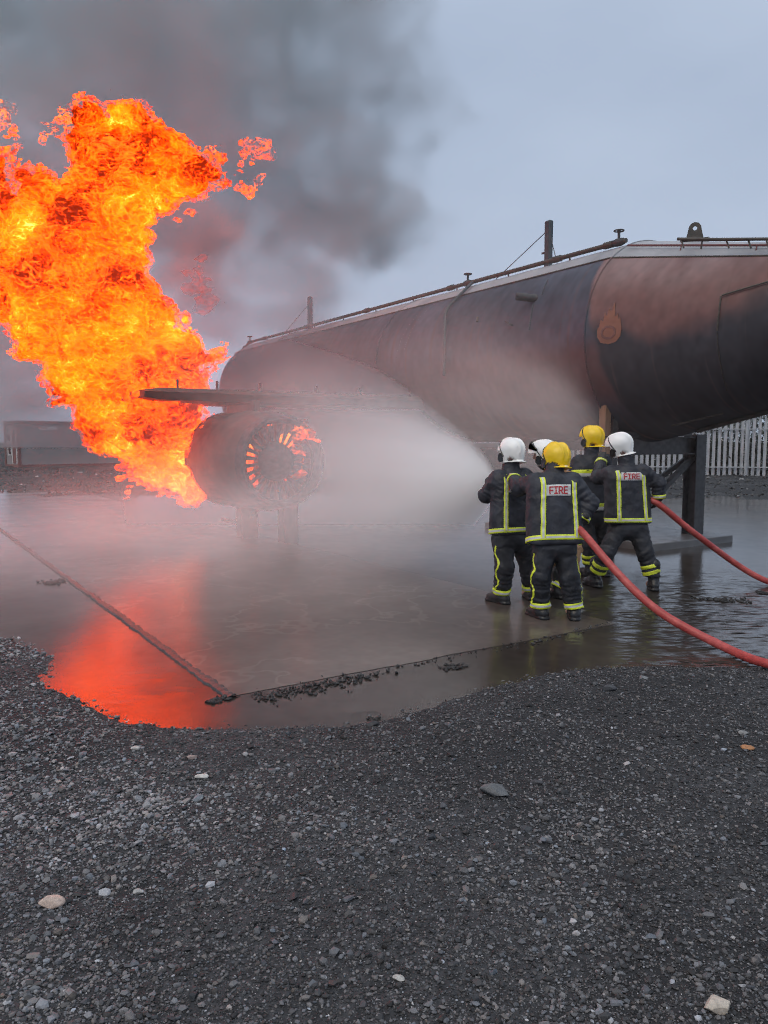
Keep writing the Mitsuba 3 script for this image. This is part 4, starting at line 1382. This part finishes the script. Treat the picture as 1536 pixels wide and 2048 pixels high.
A3 = bodyspec(f=(-.80, .60, 0), hf=(-.92, .38, -.1), hu=(-.1, .02, 1),
              hipL=(1112, 1075, 8.62), hipR=(1144, 1078, 8.46), kneeL=(1106, 1130, 8.66), kneeR=(1140, 1138, 8.44), ankL=(1103, 1178, 8.72), ankR=(1116, 1186, 8.40),
              shL=(1096, 955, 8.66), shR=(1140, 958, 8.46), elL=(1070, 1000, 8.8), wrL=(1050, 985, 8.86), elR=(1125, 1015, 8.45), wrR=(1085, 1003, 8.6), neck=(1104, 935, 8.56), head=(1086, 909, 8.52), hem=(1130, 1108, 8.5),
              hdL=(-.8, .5, 0), plL=(.3, .3, -1), hdR=(-.8, .5, 0), plR=(.3, -.3, 1))
build_firefighter(A3, 'firefighter in tan kit and white helmet with black visor, hidden behind the yellow helmet', jacket='tan_cloth', trousers='tan_cloth', shell='white_shell', back='tan', seed=3, w=1.0, visor=True, hood=True)
A4 = bodyspec(f=(-.34, .94, 0), hf=(-.66, .74, -.02), hu=(.0, .0, 1),
              hipL=(1170, 1034, 9.72), hipR=(1204, 1034, 9.74), kneeL=(1178, 1088, 9.68), kneeR=(1207, 1090, 9.78), ankL=(1180, 1140, 9.76), ankR=(1210, 1143, 9.84),
              shL=(1157, 924, 9.76), shR=(1207, 922, 9.74), elL=(1140, 975, 9.9), wrL=(1155, 985, 10.16), elR=(1222, 975, 9.9), wrR=(1190, 985, 10.2), neck=(1183, 903, 9.76), head=(1183, 877, 9.80), hem=(1180, 1022, 9.73),
              hdL=(-.2, .9, 0), plL=(.8, .2, -.4), hdR=(-.6, .7, 0), plR=(-.2, -.3, 1))
build_firefighter(A4, 'tall firefighter in a yellow helmet with two yellow and silver bands across the back', shell='yellow_shell', back='bands', seed=4, w=1.0, legbands='double')
A5 = bodyspec(f=(-.10, .99, 0), hf=(-.72, .66, -.16), hu=(-.22, .02, 1),
              hipL=(1238, 1058, 9.0), hipR=(1275, 1058, 9.0), kneeL=(1212, 1106, 8.94), kneeR=(1291, 1108, 8.92), ankL=(1191, 1152, 9.08), ankR=(1307, 1166, 8.88),
              shL=(1222, 945, 9.06), shR=(1284, 943, 9.02), elL=(1196, 956, 9.22), wrL=(1203, 921, 9.48), elR=(1317, 966, 9.0), wrR=(1318, 997, 9.02), neck=(1252, 924, 9.07), head=(1238, 893, 9.14), hem=(1255, 1046, 9.0),
              hdL=(.2, .6, .8), plL=(.2, .6, -.8), hdR=(-.35, .35, -.87), plR=(-.8, .5, .2))
build_firefighter(A5, 'rightmost firefighter, white helmet, legs wide apart, holding the far red hose', shell='white_shell', seed=5, w=1.0, legbands='double', panel_u=-.0, panel_t=.91, panel_w=.26, panel_h=.098, sleeves='single')

# ------------------------------------------------------------------ hoses and branch pipes
bumped('hose_red', lambda p, n, uv: mix((.36, .045, .040), (.46, .085, .075), fade(fbm(p.x * 7, p.y * 7, p.z * 7, 3), .3, .7)) * (.75 + .45 * fbm(p.x * 40, p.y * 40, p.z * 40, 2)), .42,
       lambda p, n, uv: .0006 * fbm(p.x * 200, p.y * 200, p.z * 200, 1), eps=.001, specular=.5)
HR = .036
h1 = [at(985, 966, 8.62), at(1012, 985, 8.6), at(1050, 1000, 8.35), at(1100, 1022, 8.0), at(1140, 1044, 7.6), at(1160, 1060, 7.42), at(1200, 1106, 7.16), at(1262, 1174, 6.86), at(1330, 1231, 6.56), at(1430, 1285, 6.24)]
g = on_ground(1545, 1330, .06)
h1 += [g, g + [.8, -.45, .03], g + [2.4, -1.2, .07]]
tag(put('fire_hose', tube(spline(h1, 140), HR * (.95 + .10 * meshkit.fbm(np.arange(140)[:, None] * np.array([.35, 0, 0]), 3, seed=3)), 16), 'hose_red', smooth=40), 'near red fire hose trailing from the group of three firefighters', 'hose')
h2 = [at(1160, 950, 10.2), at(1185, 985, 10.15), at(1250, 1005, 9.5), at(1308, 1003, 9.0), at(1350, 1035, 8.98), at(1415, 1086, 9.06), at(1480, 1133, 9.2)]
g = on_ground(1536, 1163, .05)
h2 += [g, g + [.7, .05, .0], g + [2.2, -.3, .0]]
tag(put('fire_hose', tube(spline(h2, 120), HR, 16), 'hose_red', smooth=40), 'far red fire hose held by the rightmost firefighter', 'hose')
S1 = at(976, 963, 8.72)
S2 = at(1156, 942, 10.35)
SD = unit([-.56, .83, -.07])
SD2 = unit([-.60, .79, .10])
for (s_, d_, lab) in ((S1, SD, 'black branch pipe nozzle of the front hose'), (S2, SD2, 'black branch pipe nozzle of the far hose')):
    b_ = s_ - d_ * .34
    tag(put('hose_nozzle', revolve([(0, .0), (0, .034), (.10, .036), (.12, .028), (.20, .028), (.22, .042), (.31, .047), (.34, .05), (.34, .036), (.28, .02), (.28, 0)], b_, d_, 24), 'black_plastic', smooth=40), lab, 'nozzle')

# ------------------------------------------------------------------ fire
FLAME = [(285, 800, 40, 13.5), (325, 818, 28, 13.5), (398, 985, 22, 14.3), (372, 950, 45, 14.4), (330, 900, 70, 14.5), (290, 850, 88, 14.6), (345, 850, 60, 14.4), (240, 800, 95, 14.8), (330, 790, 80, 14.6), (190, 745, 95, 14.9), (300, 740, 95, 14.7), (370, 725, 55, 14.5),
         (408, 716, 30, 14.4), (170, 690, 100, 15.0), (255, 660, 100, 14.7), (90, 650, 80, 15.1), (120, 600, 105, 14.9), (235, 590, 80, 14.7), (45, 570, 90, 15.0), (150, 530, 105, 14.8), (60, 490, 85, 14.9), (215, 520, 75, 14.7),
         (175, 465, 85, 14.8), (-30, 540, 90, 15.1), (240, 455, 50, 14.7), (230, 410, 68, 14.7), (160, 410, 52, 14.8), (115, 395, 40, 14.9), (280, 375, 68, 14.6), (345, 350, 60, 14.6), (400, 345, 46, 14.5), (436, 350, 28, 14.5),
         (250, 310, 72, 14.7), (205, 285, 66, 14.8), (290, 265, 55, 14.7), (255, 240, 42, 14.8), (165, 262, 36, 14.9), (150, 285, 28, 14.9), (40, 360, 34, 15.1), (85, 375, 30, 15.0), (10, 330, 32, 15.2), (-30, 350, 45, 15.2), (60, 395, 22, 15.0),
         (20, 430, 30, 15.0), (-20, 440, 45, 15.1)]
LICKS = [(500, 300, 13, 15.0), (515, 312, 15, 15.0), (533, 305, 13, 15.0), (487, 318, 9, 15.0), (545, 330, 9, 15.0), (518, 355, 12, 15.0), (500, 385, 13, 15.0), (478, 372, 10, 14.9), (470, 345, 10, 14.8), (485, 285, 7, 15.0),
         (8, 215, 13, 15.4), (14, 240, 14, 15.4), (22, 268, 13, 15.4), (40, 285, 10, 15.4), (118, 240, 12, 15.2), (100, 255, 12, 15.2), (88, 275, 12, 15.2), (135, 228, 10, 15.2), (5, 255, 13, 15.4),
         (300, 470, 12, 14.7), (300, 450, 10, 14.7), (355, 440, 12, 14.6), (385, 425, 12, 14.6), (295, 500, 9, 14.7), (255, 985, 8, 14.4), (275, 965, 9, 14.5), (420, 300, 14, 14.6), (440, 310, 12, 14.6)]


def balls_of(rows):
    return [(at(x, y, Y), r * Y / 1536) for x, y, r, Y in rows]


def flame_field(balls, k, rough):
    def fn(p):
        d = None
        for c, r in balls:
            x = length((p - c.astype(np.float32)) * np.float32([1, 1.0, 1])) - r
            d = x if d is None else smin(d, x, k)
        q = p.astype(float)
        w = meshkit.fbm(q * .8, 2, seed=51)[..., None]
        q = q + .5 * (w - .5)
        n = 0
        for f_, a_ in rough:
            n = n + a_ * (np.abs(2 * meshkit.noise(q * f_ + 11 * f_, 60 + int(f_ * 10)) - 1) - .42)
        return (d - n).astype(np.float32)
    return fn


def atlas(m):
    """The mesh with its triangles apart and each in its own cell of the unit square: what an area light with a texture needs."""
    v = np.array(m.vertices)[np.array(m.faces)].reshape(-1, 3)
    nt = len(m.faces)
    k = int(np.ceil(np.sqrt(nt / 2)))
    i = np.arange(nt)
    c = i // 2
    g_ = .02
    basis = np.stack([c % k, c // k], 1).astype(float)
    lo_, hi_ = np.array([[0, 0], [1 - g_, 0], [0, 1 - g_]]), np.array([[1, 1], [g_, 1], [1, g_]])
    uv = (basis[:, None] + np.where((i % 2 == 1)[:, None, None], hi_, lo_)) / k
    return (v, np.arange(3 * nt).reshape(-1, 3)), uv.reshape(-1, 2)


def flame_value(p):
    """(heat, filaments) of the burning gas at p, both 0 to 1."""
    wx = fbm(p.x * 1.3, p.y * 1.3, p.z * 1.3, 3) - .5
    wz = fbm(p.x * 1.3 + 31., p.y * 1.3, p.z * 1.3 + 7., 3) - .5
    x, y, z = p.x + .75 * wx, p.y + .5 * wz, p.z + .75 * wz
    heat = fbm(x * 1.05, y * 1.05, z * 1.05 + 3., 4)
    fx = fbm(x * 4.0, y * 4., z * 4.0, 2) - .5
    f1 = 1 - dr.abs(2 * noise(x * 4.5 + 1.6 * fx, y * 4.5, z * 4.5 - 1.6 * fx) - 1)
    f2 = 1 - dr.abs(2 * noise(x * 9.5 + 2.2 * fx, y * 9.5, z * 9.5 + 2.2 * fx) - 1)
    f3 = 1 - dr.abs(2 * noise(x * 21. + 4. * fx, y * 21, z * 21. - 4. * fx) - 1)
    fil = .45 * dr.power(f1, 7) + .60 * dr.power(f2, 8) + .55 * dr.power(f3, 6)
    return heat, dr.clip(fil, 0, 1.4)


def flame_ramp(v):
    c = mix((.14, .006, .0003), (1.05, .045, .0005), fade(v, .06, .36))
    c = mix(c, (2.2, .108, .0008), fade(v, .34, .82))
    c = mix(c, (2.3, .24, .003), fade(v, .82, 1.2))
    return mix(c, (2.6, .70, .10), fade(v, 1.2, 1.75))


def flame_rad(p, n, uv):
    h_, f_ = flame_value(p)
    return flame_ramp(3.5 * (h_ - .5) + .20 + .78 * f_)


def wisp_mask(p, lo_, hi_):
    h_, f_ = flame_value(p)
    g_ = fbm(p.x * 2.6 + 9., p.y * 2.6, p.z * 2.6, 4)
    return smoothstep(lo_, hi_, .75 * f_ + 1.3 * (g_ - .5) + .15)


def lace_rad(p, n, uv):
    h_, f_ = flame_value(p * 1.5)
    return flame_ramp(1.4 * (h_ - .5) + .42 + .6 * f_) * wisp_mask(p * 1.5, .42, .70) * .6


def wisp_rad(p, n, uv):
    h_, f_ = flame_value(p)
    return flame_ramp(1.4 * (h_ - .5) + .30 + .55 * f_) * wisp_mask(p, .40, .70)


scene['flame_core'] = {'type': 'diffuse', 'reflectance': rgb(.0, .0, .0)}
scene['flame_dim'] = {'type': 'mask', 'opacity': mikit.proc(lambda p, n, uv: wisp_mask(p, .25, .6) * .16), 'nested': {'type': 'twosided', 'inner': {'type': 'diffuse', 'reflectance': rgb(.3, .08, .03)}}}
scene['flame_lace'] = {'type': 'mask', 'opacity': mikit.proc(lambda p, n, uv: wisp_mask(p * 1.5, .42, .70) * .55), 'nested': {'type': 'twosided', 'inner': {'type': 'diffuse', 'reflectance': rgb(.5, .1, .02)}}}
scene['flame_wisp'] = {'type': 'mask', 'opacity': mikit.proc(lambda p, n, uv: wisp_mask(p, .40, .70) * .80), 'nested': {'type': 'twosided', 'inner': {'type': 'diffuse', 'reflectance': rgb(.85, .16, .02)}}}


def burn(name, parent, fn, lo_, hi_, h, mat, rad):
    m = mesh_sdf(fn, lo_, hi_, h)
    mm, uv = atlas(m)
    key = fresh(name if parent is None else parent + '__' + name)
    scene[key] = mikit.ply(mm, mat, uv=uv, emitter={'type': 'area', 'radiance': mikit.proc(rad)})
    return key


BL = balls_of(FLAME)
pts = np.array([c for c, r in BL])
flo, fhi = pts.min(0) - 1.4, pts.max(0) + 1.4
core = flame_field(BL, .35, ((1.1, .34), (2.3, .22), (4.6, .13), (9.0, .07), (14.0, .035)))
fringe = flame_field(BL, .35, ((1.1, .34), (2.3, .22), (4.6, .16), (9.0, .12), (17.0, .07)))
FI = burn('fire', None, lambda p: core(p) + .04, flo, fhi, .042, 'flame_core', flame_rad)
tag(FI, 'tall roaring orange fireball rising from the back of the engine', 'fire')
burn('flame_fringe', FI, lambda p: fringe(p) - .08, flo, fhi, .04, 'flame_wisp', wisp_rad)
LK = balls_of(LICKS)
pts = np.array([c for c, r in LK])
lick = flame_field(LK, .16, ((2.3, .16), (4.6, .14), (9.0, .10), (18., .05)))
burn('flame_lick', FI, lambda p: lick(p) - .03, pts.min(0) - .6, pts.max(0) + .6, .028, 'flame_lace', lace_rad)
# fire inside and around the engine
IN = [(rig(EC + u, s, ez + z), r) for u, s, z, r in ((-.46, 12.3, .14, .24), (-.48, 12.3, -.14, .25), (-.36, 12.3, -.38, .19), (.46, 12.5, .34, .15), (.52, 12.5, .05, .09), (.42, 12.5, -.30, .08), (-.3, 12.9, .0, .2))]
inner_ = flame_field(IN, .10, ((4.6, .06), (9.0, .05)))
k = burn('fire', None, inner_, rig(EC, 13, ez) - 1.3, rig(EC, 13, ez) + 1.3, .05, 'flame_core', flame_rad)
tag(k, 'flames glowing between the blades inside the engine', 'fire')
OUT = balls_of([(596, 862, 12, 12.5), (608, 850, 14, 12.5), (620, 868, 14, 12.5), (590, 880, 9, 12.5), (598, 898, 10, 12.5), (606, 915, 8, 12.5), (604, 938, 8, 12.5), (592, 955, 5, 12.5), (558, 985, 6, 12.4), (540, 852, 8, 12.5), (632, 880, 7, 12.5)])
pts = np.array([c for c, r in OUT])
outer_ = flame_field(OUT, .09, ((4.6, .11), (9.0, .09), (18., .05)))
k = burn('fire', None, lambda p: outer_(p) - .02, pts.min(0) - .4, pts.max(0) + .4, .02, 'flame_lace', lace_rad)
tag(k, 'small ragged flames licking the right rim of the engine and the wing above', 'fire')

# ------------------------------------------------------------------ smoke, mist and spray


def medium(name, fn, lo_, hi_, h, albedo, kind_label, cat):
    lo_, hi_ = np.asarray(lo_, float), np.asarray(hi_, float)
    n_ = np.maximum(np.ceil((hi_ - lo_) / h).astype(int), 2)
    ax = [lo_[a] + (np.arange(n_[a]) + .5) * (hi_[a] - lo_[a]) / n_[a] for a in range(3)]
    Z, Y, X = np.meshgrid(ax[2], ax[1], ax[0], indexing='ij')
    D = np.clip(fn(np.stack([X, Y, Z], -1)), 0, None).astype(np.float32)
    scene[name + '_air'] = {'type': 'heterogeneous', 'albedo': rgb(*albedo), 'sigma_t': {'type': 'gridvolume', 'grid': mi.VolumeGrid(D[..., None]), 'filter_type': 'trilinear', 'wrap_mode': 'clamp',
                            'to_world': T().translate(lo_.tolist()).scale((hi_ - lo_).tolist())}, 'scale': 1.0}
    scene[name] = {'type': 'cube', 'to_world': T().translate(((lo_ + hi_) / 2).tolist()).scale(((hi_ - lo_) / 2).tolist()), 'bsdf': {'type': 'null'}, 'interior': {'type': 'ref', 'id': name + '_air'}}
    tag(name, kind_label, cat, kind='stuff')
    print(name, D.shape, 'max', D.max(), 'mean', D.mean())


def soft(d, w):
    return 1 / (1 + np.exp(np.clip(d / w, -30, 30)))


SMOKE = [(330, 100, 330, 21), (60, 120, 260, 21), (575, 120, 205, 21.5), (655, 330, 125, 21), (715, 415, 70, 21), (560, 330, 160, 21), (640, 230, 115, 21), (420, 480, 120, 19.5), (400, 580, 85, 18.5), (480, 600, 100, 19),
         (590, 500, 110, 20), (640, 620, 75, 20), (100, 350, 260, 20), (40, 700, 150, 19), (-90, 770, 150, 21), (520, 60, 280, 22), (300, -150, 420, 22), (660, -60, 130, 22)]
SB = balls_of(SMOKE)


def smoke_fn(p):
    sh = p.shape[:3]
    q = p.reshape(-1, 3)
    w = np.stack([meshkit.fbm(q * .35 + o, 3, seed=70 + i_) for i_, o in enumerate((0, 9, 21))], 1) - .5
    q2 = (q + 2.6 * w).astype(np.float32)
    d = None
    for c, r in SB:
        x = length((q2 - c.astype(np.float32)) * np.float32([1, 1.1, 1])) - r
        d = x if d is None else smin(d, x, .7)
    n1 = meshkit.fbm(q * .55 + 2 * w, 4, seed=81)
    n2 = meshkit.fbm(q * 1.5 + 3 * w, 3, seed=85)
    bl = 1 - np.abs(2 * meshkit.noise(q * .62 + 2.2 * w, 88) - 1)
    bl2 = 1 - np.abs(2 * meshkit.noise(q * 1.35 + 3 * w, 89) - 1)
    core_ = soft(d + 3.6 * (.5 - n1) + 1.1 * (.5 - bl) + .5 * (.5 - bl2), .16)
    dark = np.exp(-(np.linalg.norm((q - at(760, 400, 21)) / [2.2, 3, 1.8], axis=1)) ** 2) + .9 * np.exp(-(np.linalg.norm((q - at(410, 560, 18.7)) / [1.3, 3, 1.3], axis=1)) ** 2)
    puff = np.clip(.50 * n1 + .36 * bl + .26 * bl2 + .25 * (n2 - .5) - .40, 0, 1) * 2.6
    out = core_ * (.035 + .30 * np.clip(puff, 0, 1.3) ** 1.8) * (1 + 1.6 * dark)
    return out.reshape(sh)


medium('smoke', smoke_fn, (-15, 16.2, 1.6), (4.2, 25.5, 17.5), .17, (.585, .64, .66), 'dark grey smoke billowing up behind the fireball', 'smoke')
IS = balls_of([(385, 545, 16, 17.6), (400, 570, 22, 17.6), (420, 592, 20, 17.6), (398, 600, 16, 17.6), (372, 575, 14, 17.6), (440, 600, 10, 17.6), (408, 520, 9, 17.6)])
pts = np.array([c for c, r in IS])
deep = flame_field(IS, .25, ((2.3, .22), (4.6, .18), (9.0, .10)))
k = burn('fire', None, deep, pts.min(0) - .8, pts.max(0) + .8, .04, 'flame_dim', lambda p, n, uv: flame_ramp(.5 * flame_value(p)[1]) * wisp_mask(p, .25, .6) * .08)
tag(k, 'dull red flame almost hidden in the smoke right of the fireball', 'fire')


def jet(q, apex, axis, rfun, hollow, dens):
    v = q - apex
    s = v @ axis
    r = np.sqrt(np.maximum((v * v).sum(-1) - s * s, 0))
    sp = np.maximum(s, .02)
    R = rfun(sp)
    sharp = 8 / (1 + .8 * sp)
    prof = np.exp(-np.clip(r / R, 0, 3) ** np.maximum(sharp, 2.2)) * (1 - hollow + (hollow + .1) * np.clip(r / R, 0, 1) ** 2)
    a_, b_ = frame_of(axis)[1:]
    ang = np.arctan2(v @ b_, v @ a_)
    st = meshkit.noise(np.stack([np.cos(ang) * 6 + 9, np.sin(ang) * 6 + 9, r / R * 5 + .2 * s], -1), 91)
    st2 = meshkit.fbm(np.stack([q[..., 0] * 1.6, q[..., 1] * 1.6, q[..., 2] * 1.6], -1), 3, seed=92)
    return np.where(s > 0, prof * dens(sp) * (.42 + .85 * st + .7 * (st2 - .5)), 0)


def mist_fn(p, spray=False):
    sh = p.shape[:3]
    q = p.reshape(-1, 3)
    j2 = jet(q, S2, SD2, lambda s: 1.34 * s ** .27 - .1 * np.exp(-s * 3), .85, lambda s: .95 / (1 + (s / 1.8) ** 1.6) * np.exp(-(s / 5.0) ** 3))
    w = np.stack([meshkit.fbm(q * .5 + o, 2, seed=170 + i_) for i_, o in enumerate((0, 9, 21))], 1) - .5
    n1 = meshkit.fbm(q * .7 + 1.6 * w, 4, seed=101)
    n2 = meshkit.fbm(q * 2.0 + 2.0 * w, 3, seed=105)
    bil = np.clip((n1 - .30) * 2.4, 0, 1.5) * (.6 + .8 * n2)

    def blob(c, r):
        return np.exp(-(((q - c) / r) ** 2).sum(1))
    m = .085 * blob(rig(5.2, 11.0, .9), (1.9, 1.5, 1.2)) + .16 * blob(rig(6.8, 13.6, 1.6), (1.6, 1.2, 1.4)) + .12 * blob(at(670, 960, 11.4), (1.2, 1.6, 1.2)) + .015 * blob(at(850, 850, 12.0), (2.2, 1.6, 1.1))
    m = m + .33 * blob(at(350, 1075, 11.8), (2.8, 1.9, .66)) + .06 * blob(at(150, 1090, 11.5), (3.6, 2.6, .5)) + .022 * blob(at(600, 740, 12.2), (2.2, 1.8, 1.2)) + .07 * blob(at(520, 800, 12.6), (1.5, 1.0, .5)) + .20 * blob(at(400, 1130, 9.2), (2.1, 1.7, .75))
    m = m + .010 * blob(at(1050, 650, 11.0), (3.0, 2.0, 1.6))
    m = m * bil * 2.1 + .003
    edge = np.clip((15.9 - q[:, 1]) / .5, 0, 1) * np.clip((q[:, 1] - 5.6) / 2.0, 0, 1) * np.clip((q[:, 0] + 9.9) / 2, 0, 1) * np.clip((6.4 - q[:, 0]) / 2.5, 0, 1) * np.clip((5.9 - q[:, 2]) / 1.2, 0, 1)
    out = j2 + m * edge
    if spray:
        out = out + jet(q, S1, SD, SR1, .2, lambda s: 7.5 / (1 + (s / .75) ** 1.6) * np.exp(-(s / 4.4) ** 4))
    return out.reshape(sh)


SR1 = lambda s: .62 * s ** .62 + .03  # noqa: E731
medium('mist', mist_fn, (-10, 5.5, -.3), (6.5, 16.0, 6.0), .085, (.998, .885, .845), 'drifting pale mist and thin fan of water from the far hose', 'mist')  # albedo tinted warm, so the mist colour carries part of the fire glow
# the dense cone thrown by the front nozzle: its own air inside the mist
ss = np.concatenate([[0.0], np.geomspace(.03, 5.4, 30)])
wid = lambda s: np.maximum(SR1(s) * (1.16 + .30 * np.clip(s / 3, 0, 1)), .03)  # noqa: E731
hull = revolve([(-.01, .0)] + [(float(s), float(wid(np.maximum(s, .004)))) for s in ss] + [(5.4, .0)], S1, SD, 48)
lo_, hi_ = np.array(hull.vertices).min(0) - .05, np.array(hull.vertices).max(0) + .05
lo_[2] = max(lo_[2], -.4)
medium('spray_cone', lambda p: mist_fn(p, True), lo_, hi_, .045, (.9995, .988, .982), 'dense white cone of water spray thrown from the front nozzle towards the engine', 'spray')
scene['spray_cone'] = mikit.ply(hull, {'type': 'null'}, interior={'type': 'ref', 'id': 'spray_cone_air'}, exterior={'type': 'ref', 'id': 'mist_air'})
